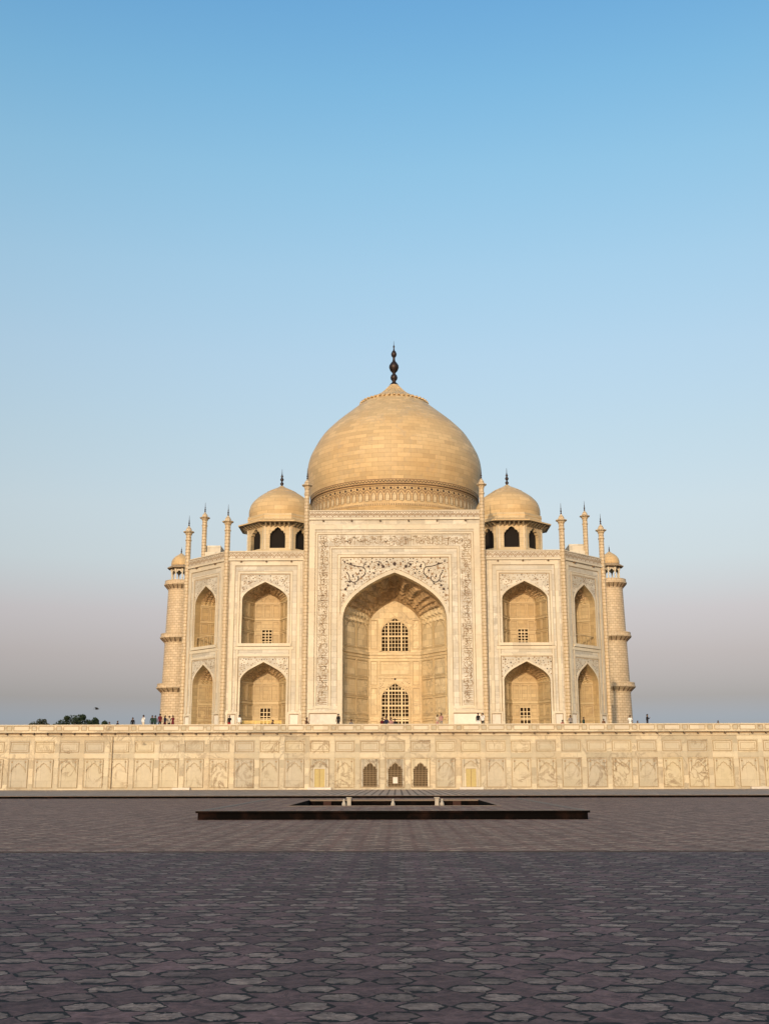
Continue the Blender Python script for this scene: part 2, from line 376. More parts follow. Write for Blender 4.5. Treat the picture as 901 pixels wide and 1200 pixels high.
mb = MB(); mb.face([(-60, -90.8, .17), (60, -90.8, .17), (60, -47.4, .17), (-60, -47.4, .17)], 'strip')
mb.box(-60, 60, -91.0, -90.8, -.1, .165, 'darkstone'); mb.box(-60, 60, -91.02, -90.6, .165, .20, 'slabtop')
tag(mb.build('path'), kind='structure')

# ------------------------------------------------------------------ plinth
PY = -47.6; NB = 33; BW = 2.885
pf = Fr((0, PY, 0), (1, 0, 0), (0, -1, 0))
plinth = thing('marble_plinth', 'long low marble plinth with rows of carved arch panels, carrying the mausoleum', 'plinth', (0, 0, 0))
mb = MB()
mb.box(-47.6, 47.6, PY, 47.6, .0, 6.40, 'plinth')
mb.fbox(pf, -47.62, 47.62, 0, .33, -.2, .14, 'plinth')
mb.fbox(pf, -47.61, 47.61, 3.72, 4.24, -.2, .075, 'plinth'); mb.fbox(pf, -47.61, 47.61, 5.72, 6.18, -.2, .075, 'plinth')
for i in range(NB + 1):
    u = (i - NB / 2) * BW
    for a, b in ((.33, 3.72), (4.24, 5.72)): mb.fbox(pf, u - .26, u + .26, a, b, -.2, .07, 'plinth')
    mb.fbox(pf, u - .33, u + .33, 3.72, 4.24, 0, .10, 'plinth')
mb.build('wall', plinth)
mb = MB()
mb.box(-47.4, 47.4, PY + .6, 47.4, 6.41, DECK, 'plinth'); mb.build('deck', plinth)
mb = MB()
mb.fbox(pf, -47.75, 47.75, 6.18, 6.40, -.3, .16, 'plinth'); mb.fbox(pf, -47.85, 47.85, 6.40, 6.60, -.3, .2, 'eave_and_shade'); mb.fbox(pf, -47.9, 47.9, 6.60, 6.72, -.3, .5, 'plinth')  # middle band's darker colour paints the shade under the parapet overhang
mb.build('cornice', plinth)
mb = MB(); mb.fbox(pf, -.09, .09, 6.42, 6.58, .15, .62, 'bracket'); spout = mb.build('drain_spout', plinth)
for i in range(61):
    o = spout if i == 0 else spout.copy()
    if i: COL.objects.link(o)
    o.location.x = (i - 30) * 1.56 + .4
mb = MB()
mb.fbox(pf, -47.8, 47.8, 6.72, 7.50, -.35, .22, 'plinth')
for i in range(33):
    u = (i - 16) * BW + .25
    mb.frame(pf, u - 1.05, u + .75, 6.83, 7.38, .06, .2, .25, 'inlay_line'); mb.fbox(pf, u - .99, u + .69, 6.89, 7.32, .2, .235, 'trim')
    mb.frame(pf, u + 1.02, u + 1.62, 6.83, 7.38, .06, .2, .25, 'inlay_line'); mb.fbox(pf, u + 1.08, u + 1.56, 6.89, 7.32, .2, .235, 'panel')
mb.fbox(pf, -47.85, 47.85, 7.44, 7.53, -.38, .28, 'trim')
mb.build('parapet', plinth)

def inlay_dots(mb, fr, u0, u1, z0, z1, test, n, r, mats, count, mind, seed):
    rd = random.Random(seed); pts = []
    for _ in range(count * 12):
        u, z = rd.uniform(u0, u1), rd.uniform(z0, z1)
        if not test(u, z) or any((u - a) ** 2 + (z - b) ** 2 < mind * mind for a, b in pts): continue
        pts.append((u, z)); mb.disc(fr, u, z, r * rd.uniform(.7, 1.2), n, rd.choice(mats), 6, rd.random())
        if len(pts) >= count: break

a0 = MB(); c0 = Fr((0, PY, 0), (1, 0, 0), (0, -1, 0))
w, zs, za, zb, zt = .92, 2.05, 3.18, .34, 3.70
a0.fbox(c0, -1.17, 1.17, zb, zt, -.05, .012, 'panel')
out = cusped(w, zs, za, 4, .13)
def relief_arch(mb, w, zs, za, zb, zt, m, n=.075, half=1.06):
    out = cusped(w, zs, za, 4, .13)
    strip_above(mb, c0, 0, out, zt - .12, n, m)
    for a, b in zip(out, out[1:]): mb.face([c0.P(a[0], a[1], 0), c0.P(b[0], b[1], 0), c0.P(b[0], b[1], n), c0.P(a[0], a[1], n)], m)
    e = abs(out[0][0])
    for s in (-1, 1):
        x0, x1 = sorted((s * e, s * half)); mb.fbox(c0, x0, x1, zb + .12, zt - .12, 0, n, m)
    mb.ribbon(c0, [(x * 1.05, z + .05) for x, z in out], .05, n + .004, 'inlay_line')
    mb.frame(c0, -half - .02, half + .02, zb + .08, zt - .08, .045, 0, n + .03, 'inlay_line')
relief_arch(a0, w, zs, za, zb, zt, 'panel')
for s in (-1, 1): a0.disc(c0, s * .78, 3.3, .11, .079, 'inlay_line', 8)
proto = a0.build('arch_panel', plinth)
u0m = MB(); u0m.fbox(c0, -1.17, 1.17, 4.25, 5.71, -.05, .012, 'panel')
u0m.frame(c0, -1.08, 1.08, 4.40, 5.58, .05, 0, .06, 'inlay_line'); u0m.fbox(c0, -.98, .98, 4.5, 5.48, 0, .045, 'panel'); u0m.frame(c0, -.84, .84, 4.62, 5.36, .04, .04, .055, 'inlay_line')
uproto = u0m.build('rectangular_panel', plinth)
first = True
for i in range(NB):
    kx = i - 16
    if kx not in (-3, -1, 0, 1, 3):
        o = proto if first else proto.copy()
        if not first: COL.objects.link(o)
        first = False; o.location.x = kx * BW
    o = uproto if i == 0 else uproto.copy()
    if i: COL.objects.link(o)
    o.location.x = kx * BW
# carved stone screens and the two yellow doors
for kx in (-1, 0, 1):
    fr = Fr((kx * BW, PY, 0), (1, 0, 0), (0, -1, 0))
    c0 = fr; mb = MB(); relief_arch(mb, w, zs, za, zb, zt, 'panel', .09)
    so = mb.build('screen_window', plinth)
    mb = MB(); mb.fbox(fr, -1.0, 1.0, .5, 3.3, -.02, .012, 'pane'); mb.build('pane', so)
    mb = MB()
    for j in range(11):
        u = -.82 + j * .164; zt2 = min(arch_top(w, zs, za, u), za) - .05
        mb.fbox(fr, u - .03, u + .03, .46, zt2, .012, .05, 'grille')
    for j in range(9): mb.fbox(fr, -.86, .86, .62 + j * .2, .66 + j * .2, .012, .045, 'grille')
    if kx == 0: mb.fbox(fr, -.27, .27, .85, 1.55, .012, .07, 'dado')
    mb.build('lattice', so)
for kx in (-3, 3):
    fr = Fr((kx * BW, PY, 0), (1, 0, 0), (0, -1, 0)); c0 = fr
    mb = MB(); relief_arch(mb, .90, 2.5, 3.35, zb, zt, 'panel', .09); mb.fbox(fr, -1.0, 1.0, .34, 3.3, -.05, .012, 'panel')
    mb.frame(fr, -.72, .72, .33, 2.62, .13, 0, .12, 'trim', 'tlr'); dd = mb.build('door_surround', plinth)
    mb = MB(); mb.fbox(fr, -.585, .585, .36, 2.48, -.02, .03, 'door')
    for a in (-1, 1):
        for r_ in range(6):
            x0, x1 = sorted((a * .05, a * .53)); mb.fbox(fr, x0, x1, .44 + r_ * .34, .70 + r_ * .34, .03, .055, 'door')
    mb.fbox(fr, -.02, .02, .36, 2.48, .03, .07, 'inlay_brown'); mb.build('door', dd)
mb = MB(); mb.lathe([(.05, .3), (.05, 6.2)], (-32.55, PY - .2), 8, 'eave_and_shade'); mb.build('drain_pipe', plinth)
for u0, u1 in ((-25.4, -23.4), (40.3, 42.3), (-10.0, -7.3), (7.3, 10.0)):
    mb = MB(); mb.fbox(pf, u0, u1, .16, .42, .1, .7, 'dado'); mb.build('step', plinth)
c0 = pf

# ------------------------------------------------------------------ sunken stairwell in front
st = thing('stairwell_surround', 'low raised stone surround with black front edge around a sunken stairwell', 'stairwell', (0, SY0, 0))
PX, P0, P1, H = 4.75, -128.2, -114.5, .32
mb = MB()
for x0, x1, y0, y1 in ((-SX, SX, SY0 + .02, P0), (-SX, -PX, P0, P1), (PX, SX, P0, P1), (-SX, SX, P1, SY1)):
    mb.face([(x0, y0, H), (x1, y0, H), (x1, y1, H), (x0, y1, H)], 'pave_far')
mb.build('top_paving', st)
mb = MB()
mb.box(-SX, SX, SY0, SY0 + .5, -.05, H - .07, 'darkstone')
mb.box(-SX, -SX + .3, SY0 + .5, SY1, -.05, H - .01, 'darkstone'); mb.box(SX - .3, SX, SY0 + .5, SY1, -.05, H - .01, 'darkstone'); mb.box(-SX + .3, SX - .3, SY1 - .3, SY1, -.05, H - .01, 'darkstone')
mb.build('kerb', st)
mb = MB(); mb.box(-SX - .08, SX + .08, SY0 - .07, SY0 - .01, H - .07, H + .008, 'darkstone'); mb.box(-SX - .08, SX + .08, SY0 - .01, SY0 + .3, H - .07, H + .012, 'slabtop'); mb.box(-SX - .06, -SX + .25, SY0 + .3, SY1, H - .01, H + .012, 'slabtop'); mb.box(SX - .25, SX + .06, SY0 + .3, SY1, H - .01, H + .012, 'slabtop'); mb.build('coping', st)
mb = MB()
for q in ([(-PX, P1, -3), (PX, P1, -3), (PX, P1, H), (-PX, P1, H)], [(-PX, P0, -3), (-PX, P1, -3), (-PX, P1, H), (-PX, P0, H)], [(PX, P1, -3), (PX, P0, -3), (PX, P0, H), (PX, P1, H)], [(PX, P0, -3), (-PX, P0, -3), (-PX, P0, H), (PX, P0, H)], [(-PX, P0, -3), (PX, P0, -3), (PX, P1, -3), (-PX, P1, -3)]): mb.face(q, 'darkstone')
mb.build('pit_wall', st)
for a_, b_ in ((P1 - .08, P1 + .25), (P0 - .25, P0 + .05)):
    mb = MB(); mb.box(-PX - .05, PX + .05, a_, b_, H - .06, H + .02, 'slabtop'); mb.build('rim', st)
for x in (-2.52, 2.42):
    mb = MB(); mb.box(x - .11, x + .11, P1 - .4, P1 - .18, -2.9, H + .10, 'post'); mb.box(x - .15, x + .15, P1 - .44, P1 - .14, H + .10, H + .15, 'post'); mb.build('stone_post', st)
for x in (-2.80, -.05, 2.70):
    mb = MB(); mb.lathe([(.0, -2.9), (.09, -2.9), (.09, -.16), (.06, -.12), (.10, -.05), (.125, .05), (.11, .15), (.07, .24), (.05, .29), (.07, .33), (.0, .40)], (x, P1 - .5), 10, 'post'); mb.build('bollard', st)
for x in (-3.75, 3.55):
    mb = MB(); mb.box(x - .22, x + .22, P1 - .25, P1 - .03, -2.9, H - .07, 'rust'); mb.build('pilaster', st)

# ------------------------------------------------------------------ mausoleum walls
def niche(fr, uc, zf, w, zs, za, D, jam, parent, nm='arched_niche', back_scale=.5, rings=10, facet=.06, mat='niche'):
    wb = w * back_scale; rows = []; na = len(arch(w, zs, za))
    for k in range(rings + 2):
        if k == 0: d, wk = 0, w
        else:
            t = (k - 1) / rings; d = jam + (D - jam) * t; wk = w - (w - wb) * t
        A = arch(wk, zs, zs + (za - zs) * (1 - (0 if k == 0 else .82 * t) ** 2) ** .5, zf); row = []
        for j, (u, z) in enumerate(A):
            if 1 < k < rings + 1 and 2 < j < len(A) - 3 and j % 2 and k % 2:
                u *= 1 - facet; z = zs + (z - zs) * (1 - facet * 1.6)
            row.append(fr.P(uc + u, z, -d))
        rows.append(row)
    mb = MB(); mb.grid(rows, mat, False, None, False, flip=True)
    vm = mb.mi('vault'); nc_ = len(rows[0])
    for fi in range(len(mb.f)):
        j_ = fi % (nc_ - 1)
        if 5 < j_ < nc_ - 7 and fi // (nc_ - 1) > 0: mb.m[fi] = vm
    mb.face(rows[-1], mat)
    mb.face([fr.P(uc - w, zf, 0), fr.P(uc + w, zf, 0), fr.P(uc + w, zf, -jam), fr.P(uc + wb, zf, -D), fr.P(uc - wb, zf, -D), fr.P(uc - w, zf, -jam)], 'trim')
    o = mb.build(nm, parent)
    back = Fr(fr.P(uc, 0, -D), fr.ex, fr.en); L = math.hypot(w - wb, D - jam)
    a = fr.ex * (w - wb) - fr.en * (D - jam)
    lf = Fr(fr.P(uc - w, 0, -jam), a, fr.ex * (D - jam) + fr.en * (w - wb))
    a2 = fr.ex * (w - wb) + fr.en * (D - jam)
    rf = Fr(fr.P(uc + wb, 0, -D), a2, -fr.ex * (D - jam) + fr.en * (w - wb))
    return o, back, lf, rf, L, wb

def wall_bay(mb, fr, u0, u1, z0, z1, uc, w, niches, m):
    """wall sheet with arched openings cut through it"""
    mb.face([fr.P(u0, z0), fr.P(uc - w, z0), fr.P(uc - w, z1), fr.P(u0, z1)], m)
    mb.face([fr.P(uc + w, z0), fr.P(u1, z0), fr.P(u1, z1), fr.P(uc + w, z1)], m)
    for i, (zf, zs, za) in enumerate(niches):
        if i == 0 and zf > z0: mb.face([fr.P(uc - w, z0), fr.P(uc + w, z0), fr.P(uc + w, zf), fr.P(uc - w, zf)], m)
        zt = niches[i + 1][0] if i + 1 < len(niches) else z1
        strip_above(mb, fr, uc, arch(w, zs, za), zt, 0, m)

def archivolt(mb, fr, uc, w, zs, za, zf, wd, n0, n1, m):
    A = arch(w, zs, za, zf); O = []
    for i, p in enumerate(A):
        a = A[max(0, i - 1)]; b = A[min(len(A) - 1, i + 1)]; dx, dz = b[0] - a[0], b[1] - a[1]; l = math.hypot(dx, dz)
        O.append((p[0] - dz / l * wd, p[1] + dx / l * wd))
    for i in range(len(A) - 1):
        a, b, c, d = A[i], A[i + 1], O[i + 1], O[i]
        mb.face([fr.P(uc + q[0], q[1], n1) for q in (a, b, c, d)], m)
        mb.face([fr.P(uc + d[0], d[1], n1), fr.P(uc + c[0], c[1], n1), fr.P(uc + c[0], c[1], n0), fr.P(uc + d[0], d[1], n0)], m)
        mb.face([fr.P(uc + b[0], b[1], n1), fr.P(uc + a[0], a[1], n1), fr.P(uc + a[0], a[1], n0), fr.P(uc + b[0], b[1], n0)], m)

def scroll(mb, fr, u, z, r, ang, hand, w, n, m):
    pts = []
    for i in range(12):
        t = i / 11; a = ang + hand * t * 4.6; rr = r * (1 - .72 * t)
        pts.append((u + rr * math.cos(a), z + rr * math.sin(a)))
    mb.ribbon(fr, pts, w, n, m)

def spandrel(fr, uc, half, w, zs, za, ztop, parent, seed, scale=1.0, main=False, dens=1.0):
    mb = MB(); n = .006 if not main else .008
    def ok(u, z):
        return abs(u - uc) < half - .12 * scale and z < ztop - .12 * scale and z > arch_top(w, zs, za, u - uc) + .42 * scale + .25 * scale * min(1, abs(u - uc) / w) ** 3 and abs(u - uc) < half
    if main:
        for s in (-1, 1):
            for path, wd in (([(70, 118), (150, 143), (205, 152), (222, 182), (212, 212), (188, 232)], .13), ([(72, 190), (92, 222), (96, 250), (122, 272), (150, 266), (165, 245), (158, 222)], .13), ([(205, 152), (214, 120), (232, 106)], .09), ([(300, 110), (325, 104), (348, 120), (352, 146)], .08), ([(60, 265), (92, 262), (110, 268)], .08), ([(165, 245), (190, 238), (212, 212)], .08)):
                pts = catmull([(s * (x - 452) * .0170, 28.41 - (y - 195) * .0170) for x, y in path], 4)
                mb.ribbon(fr, pts, wd, n, 'inlay_dark')
            for x, y, r_ in ((55, 105, .16), (105, 122, .2), (62, 160, .2), (107, 160, .22), (180, 178, .2), (60, 228, .2), (125, 228, .16), (155, 208, .22), (186, 240, .22), (246, 146, .22), (246, 228, .18), (255, 188, .15), (325, 130, .24), (362, 146, .28), (292, 152, .2), (290, 200, .18), (342, 186, .18), (404, 130, .22), (84, 298, .22), (64, 328, .24), (48, 378, .24), (88, 268, .12), (186, 114, .14), (220, 205, .14), (140, 285, .16), (300, 172, .12), (48, 420, .14), (385, 105, .12), (272, 108, .14), (230, 250, .12)):
                u = s * (x - 452) * .0170; z = 28.41 - (y - 195) * .0170
                mb.disc(fr, u, z, r_ * .85, n + .002, 'inlay_dark' if (x + y) % 3 else 'inlay_brown', 5, x)
                for q in range(3): mb.disc(fr, u + .3 * math.cos(q * 2.1 + x), z + .3 * math.sin(q * 2.1 + x), .08, n, 'inlay_brown', 4)
        mb.disc(fr, 0, 29.6, .26, n, 'inlay_dark', 8)
        inlay_dots(mb, fr, -half, half, 22.5, ztop, lambda u, z: ok(u, z) or (abs(u) > 5.6 and abs(u) < 7.05 and z > arch_top(w, zs, za, u) + .8 and z < ztop - .15), n - .002, .1, ['inlay_brown', 'inlay_line', 'inlay_dark'], 190, .38, 77)
    else:
        rd = random.Random(seed)
        inlay_dots(mb, fr, uc - half, uc + half, zs - .4, ztop, ok, n, .095 * scale, ['inlay_brown', 'inlay_line', 'inlay_brown', 'inlay_dark'], int(52 * dens), .3 * scale, seed)
        for _ in range(70):
            u, z = rd.uniform(uc - half, uc + half), rd.uniform(zs, ztop)
            if ok(u - .2, z) and ok(u + .2, z - .15): scroll(mb, fr, u, z, .24 * scale, rd.random() * 6, rd.choice((-1, 1)), .055 * scale, n, rd.choice(['inlay_brown', 'inlay_line']))
    mb.frame(fr, uc - half, uc + half, zs - .2, ztop, .07, -.01, .012, 'inlay_line', 'tlr')
    return mb.build('floral_inlay_pattern', parent)

def lattice_window(fr, u0, u1, z0, z1, nx, ny, parent, arched=None, heavy=None, dep=.14):
    """window: raised border, dark pane, pale lattice"""
    uc = (u0 + u1) / 2; hw = (u1 - u0) / 2
    mb = MB()
    if arched:
        archivolt(mb, fr, uc, hw, arched, z1, z0, .28, -.02, dep + .08, 'ntrim')
        o = mb.build('window', parent)
        mb = MB(); mb.face([fr.P(uc + u, z, .012) for u, z in arch(hw, arched, z1, z0)], 'pane'); mb.build('pane', o)
    else:
        mb.frame(fr, u0 - .12, u1 + .12, z0 - .12, z1 + .12, .12, -.02, dep + .06, 'ntrim'); o = mb.build('window', parent)
        mb = MB(); mb.fbox(fr, u0, u1, z0, z1, -.02, .012, 'pane'); mb.build('pane', o)
    mb = MB(); top = (lambda u: arch_top(hw, arched, z1, u - uc)) if arched else (lambda u: z1)
    for i in range(1, nx):
        u = u0 + (u1 - u0) * i / nx; big = heavy and i in heavy; t = .105 if big else .04 if arched else .055
        mb.fbox(fr, u - t, u + t, z0, top(u), .012, dep * (1 if big else .8), 'lattice')
    hs = []
    for j in range(1, ny):
        z = z0 + (z1 - z0) * j / ny; big = heavy and j % 4 == 0; t = .10 if big else .037 if arched else .05
        ww = hw
        if arched and z > arched:
            ww = 0
            for q in range(40):
                if arch_top(hw, arched, z1, hw * q / 40) > z: ww = hw * q / 40
        if ww > .1: mb.fbox(fr, uc - ww, uc + ww, z - t, z + t, .014, dep * (1.03 if big else .74), 'lattice')
    mb.build('lattice', o)
    return o

def panels(mb, fr, rects, t=.09, n=.06, m='ntrim', ln='inlay_line'):
    for u0, u1, z0, z1 in rects: mb.frame(fr, u0, u1, z0, z1, t, -.02, n, m)
    for u0, u1, z0, z1 in rects: mb.frame(fr, u0 + t + .03, u1 - t - .03, z0 + t + .03, z1 - t - .03, .05, -.02, .012, 'inlay_line')

# --- wings and chamfers
WN = [(DECK + .05, 13.95, 16.52), (19.0, 24.9, 27.34)]
def bay(fr, u0, u1, uc, w, nm, seed, narrow=False):
    mb = MB(); wall_bay(mb, fr, u0, u1, DECK, ZC, uc, w, WN, 'facade')
    wl = mb.build(nm, taj)
    B0, B1 = u0 + .45, u1 - .45; hf = w + (.32 if not narrow else .3)
    mb = MB()
    mb.frame(fr, B0, B1, 10.0, 30.02, .42, -.02, .09, 'trim', 'tlr')
    mb.frame(fr, uc - hf - .30, uc + hf + .30, 10.0, 28.75, .24, -.02, .06, 'trim', 'tlr')
    mb.fbox(fr, uc - hf - .55, uc + hf + .55, 18.15, 18.55, -.02, .10, 'trim'); mb.fbox(fr, uc - hf - .25, uc + hf + .25, 18.62, 19.0, -.02, .22, 'trim')
    mb.fbox(fr, uc - hf - .30 + .24, uc + hf + .06, 17.30, 17.52, -.02, .06, 'trim')
    for zf, zs, za in WN: archivolt(mb, fr, uc, w, zs, za, zf, .2, -.01, .05, 'trim')
    mb.build('border_molding', wl)
    mb = MB()
    for a, b, t in ((B0 + .42, B1 - .42, 29.55), (uc - hf - .34, uc + hf + .34, 28.83), (uc - hf - .04, uc + hf + .04, 28.42)):
        mb.frame(fr, a, b, 10.0, t, .06, -.01, .014, 'inlay_line', 'tlr')
    mb.frame(fr, uc - hf, uc + hf, 9.9, 17.22, .06, -.01, .014, 'inlay_line', 'tlr')
    mb.fbox(fr, uc - hf - .5, uc + hf + .5, 18.56, 18.61, -.01, .02, 'inlay_line')
    for s in (u0 + .12, u1 - .18): mb.fbox(fr, s, s + .06, 10.0, 30.1, -.01, .012, 'inlay_line')
    mb.build('inlay_border', wl)
    # dado panels beside the lower niche
    for a, b in ((u0 + .25, uc - w - .3), (uc + w + .3, u1 - .25)):
        mb = MB(); mb.fbox(fr, a - .25 if a < uc else a - .1, b + .1 if a < uc else b + .25, DECK, 7.3, -.02, .14, 'trim')
        if b - a > .5:
            mb.fbox(fr, a + .16, b - .16, 7.5, 9.62, -.02, .05, 'dado'); mb.frame(fr, a, b, 7.3, 9.85, .16, -.02, .11, 'trim'); mb.frame(fr, a + .18, b - .18, 7.5, 9.64, .07, .04, .06, 'inlay_brown')
        mb.build('dado_panel', wl)
    for li, (zf, zs, za) in enumerate(WN):
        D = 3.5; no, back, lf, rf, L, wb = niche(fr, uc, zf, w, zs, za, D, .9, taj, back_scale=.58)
        spandrel(fr, uc, hf, w, zs, za, 17.2 if li == 0 else 28.4, no, seed + li * 7, .9 if not narrow else .75, dens=1 if not narrow else .8)
        mb = MB(); h = zs - zf
        for f_, a, b in ((back, -wb, wb), (lf, 0, L), (rf, 0, L)):
            mb.fbox(f_, a + .02, b - .02, zf + h * .60, zf + h * .64, -.02, .10, 'ntrim'); mb.fbox(f_, a + .02, b - .02, zf + h * .99, zf + h * 1.02, -.02, .08, 'ntrim')
            mb.fbox(f_, a + .02, b - .02, zf + h * .30, zf + h * .325, -.02, .06, 'ntrim')
            nn = 3 if f_ is back else 2
            for q in range(nn):
                x0 = a + (b - a) * q / nn + .1; x1 = a + (b - a) * (q + 1) / nn - .1
                panels(mb, f_, [(x0, x1, zf + h * .66, zf + h * .97)], .07)
                if not (f_ is back and q == 1): panels(mb, f_, [(x0, x1, zf + h * .35, zf + h * .58), (x0, x1, zf + .12, zf + h * .28)], .07)
                # pointed blind arches under the vault
                xm, hw_ = (x0 + x1) / 2, (x1 - x0) / 2
                mb.ribbon(f_, [(xm + p * hw_, z) for p, z in [(-1, zs + .02), (-.9, zs + .35), (-.5, zs + .62), (0, zs + .85), (.5, zs + .62), (.9, zs + .35), (1, zs + .02)]] if f_ is back else [(x0, zs), (xm, zs + .45), (x1, zs)], .06, .02, 'inlay_line')
        mb.build('panel_molding', no)
        if not narrow: lattice_window(back, -.66, .66, zf + (.22 if li else .9), zf + (2.2 if li else 3.55), 3, 5, no, dep=.10)
        if narrow:
            mb = MB(); ru = w - .05
            mb.fbox(fr, uc - ru, uc + ru, zf + 1.28, zf + 1.42, -.42, -.28, 'niche'); mb.fbox(fr, uc - ru, uc + ru, zf, zf + .14, -.42, -.28, 'niche')
            for q in range(6):
                x = uc - ru + .06 + (2 * ru - .12) * q / 5; mb.fbox(fr, x - .06, x + .06, zf + .14, zf + 1.28, -.42, -.28, 'niche')
            mb.build('railing_lattice', no)
    return wl

def parapet(fr, u0, u1, zc, zp, parent, seed=1, cell=.95, nb=0.0):
    mb = MB()
    mb.fbox(fr, u0, u1, zc, zc + .28, -.6, .22, 'trim'); mb.fbox(fr, u0, u1, zc + .28, zp - .14, -.55, .08, 'facade'); mb.fbox(fr, u0, u1, zp - .14, zp, -.6, .16, 'trim')
    o = mb.build('parapet', parent)
    mb = MB(); n = int((u1 - u0) / cell); a = zc + .36; b = zp - .22; h = b - a
    for i in range(n):
        c = u0 + (i + .5) * (u1 - u0) / n; g = (u1 - u0) / n
        mb.ribbon(fr, [(c - g * .5, a + .05), (c - g * .25, a + h * .5), (c, b - .08), (c + g * .25, a + h * .5), (c + g * .5, a + .05)], .10, .087, 'inlay_brown')
        mb.ribbon(fr, [(c - g * .5, b - .05), (c - g * .27, a + h * .6), (c - g * .12, a + h * .35), (c, a + .1), (c + g * .12, a + h * .35), (c + g * .27, a + h * .6), (c + g * .5, b - .05)], .07, .09, 'inlay_line')
        mb.disc(fr, c, a + h * .5, .1, .093, 'inlay_brown', 6); mb.disc(fr, c + g * .5, a + h * .5, .09, .093, 'inlay_brown', 6)
    mb.fbox(fr, u0, u1, zc + .30, zc + .35, .06, .09, 'inlay_brown'); mb.fbox(fr, u0, u1, zp - .20, zp - .15, .06, .09, 'inlay_brown')
    mb.build('inlay_pattern', o)
    mb = MB(); k_ = max(2, int((u1 - u0) / 3.4))
    for i in range(k_):
        c = u0 + (i + .5) * (u1 - u0) / k_; mb.fbox(fr, c - .1, c + .1, zc - .22, zc - .02, -.02, .34, 'bracket')
    mb.build('water_spout_edging', o)
    return o

PWO = 12.28   # outer half width of the portal block
CL = (HW - HF) / q2 / 2
bay(front, -HF + .3, -PWO, -17.5, 3.06, 'wing_wall', 11)
bay(front, PWO, HF - .3, 17.5, 3.06, 'wing_wall', 23)
bay(chL, -CL + .3, CL - .3, 0, 2.38, 'chamfered_wall', 37, True)
bay(chR, -CL + .3, CL - .3, 0, 2.38, 'chamfered_wall', 51, True)
for f_, a, b, s in ((front, -HF + .28, -PWO, 1), (front, PWO, HF - .28, 2), (chL, -CL + .28, CL - .28, 3), (chR, -CL + .28, CL - .28, 4)): parapet(f_, a, b, ZC, ZP, taj, s)
mb = MB()   # sides, back and roof of the body
oc = [(HF, -HW), (HW, -HF), (HW, HF), (HF, HW), (-HF, HW), (-HW, HF), (-HW, -HF), (-HF, -HW)]
for i in range(8):
    a, b = oc[i], oc[(i + 1) % 8]
    if i in (0, 6, 7): continue
    mb.face([(*a, DECK), (*b, DECK), (*b, ZP), (*a, ZP)], 'facade')
for (x, y) in ((-HF, -HW), (HF, -HW)):
    sx = 1 if x > 0 else -1
    mb.face([(x - sx * .32, y, DECK), (x, y, DECK), (x, y, ZC), (x - sx * .32, y, ZC)], 'facade'); mb.face([(x, y, DECK), (x + sx * .25, y + .25, DECK), (x + sx * .25, y + .25, ZC), (x, y, ZC)], 'facade')
    mb.face([(sx * (HW - .25), -HF - .25, DECK), (sx * HW, -HF, DECK), (sx * HW, -HF, ZC), (sx * (HW - .25), -HF - .25, ZC)], 'facade')
mb.build('side_wall', taj)
mb = MB(); mb.face([(x * .995, y * .995, ZC + .02) for x, y in oc], 'facade'); mb.build('roof', taj)

# --- great portal
IW, IZS, IZA = 6.95, 22.0, 28.41
CUR = AP_PORTAL
mb = MB(); wall_bay(mb, portal, -11.62, 11.62, DECK, PT, 0, IW, [(DECK + .05, IZS, IZA)], 'facade')
for s in (-1, 1):
    mb.face([(s * 12.2, YF - PN, DECK), (s * 12.2, YF + 2.6, DECK), (s * 12.2, YF + 2.6, PT), (s * 12.2, YF - PN, PT)], 'facade')
    a, b = sorted((s * 11.62, s * 12.2)); mb.face([(a, YF - PN, DECK), (b, YF - PN, DECK), (b, YF - PN, PT), (a, YF - PN, PT)], 'facade')
mb.face([(12.2, YF + 2.6, ZC), (-12.2, YF + 2.6, ZC), (-12.2, YF + 2.6, PT), (12.2, YF + 2.6, PT)], 'facade')
mb.face([(-12.2, YF - PN, PT), (12.2, YF - PN, PT), (12.2, YF + 2.6, PT), (-12.2, YF + 2.6, PT)], 'facade')
pw = mb.build('portal_wall', taj)
parapet(portal, -11.6, 11.6, PT, PP, taj, 5, .78)
mb = MB()
mb.frame(portal, -11.5, 11.5, 10.2, 35.13, .75, -.02, .10, 'trim', 'tlr')
mb.frame(portal, -10.62, 10.62, 10.2, 33.95, .2, -.02, .07, 'trim', 'tlr')
mb.frame(portal, -8.72, 8.72, 10.2, 31.98, .2, -.02, .07, 'trim', 'tlr')
mb.frame(portal, -7.62, 7.62, DECK, 30.82, .28, -.02, .10, 'trim', 'tlr')
mb.fbox(portal, -10.42, -8.72, 10.35, 10.65, -.02, .07, 'trim'); mb.fbox(portal, 8.72, 10.42, 10.35, 10.65, -.02, .07, 'trim')
archivolt(mb, portal, 0, IW, IZS, IZA, DECK, .42, -.01, .08, 'trim')
mb.build('border_molding', pw)
mb = MB()
for a, t in ((10.72, 34.05), (10.40, 33.72), (8.80, 32.06), (8.50, 31.7), (7.72, 30.92), (7.33, 30.54)): mb.frame(portal, -a, a, 10.66, t, .06, -.01, .014, 'inlay_line', 'tlr')
archivolt(mb, portal, 0, IW + .34, IZS + .02, IZA + .55, IZS - 8, .06, -.005, .014, 'inlay_line')
mb.build('inlay_border', pw)
for s in (-1, 1):
    mb = MB(); a, b = sorted((s * 7.0, s * 12.1)); mb.fbox(portal, a, b, DECK, 7.25, -.02, .16, 'trim')
    a, b = sorted((s * 7.35, s * 11.5)); mb.fbox(portal, a + .2, b - .2, 7.45, 9.7, -.02, .05, 'dado'); mb.frame(portal, a, b, 7.25, 9.95, .2, -.02, .13, 'trim'); mb.frame(portal, a + .22, b - .22, 7.5, 9.7, .09, .04, .062, 'inlay_brown')
    mb.build('dado_panel', pw)

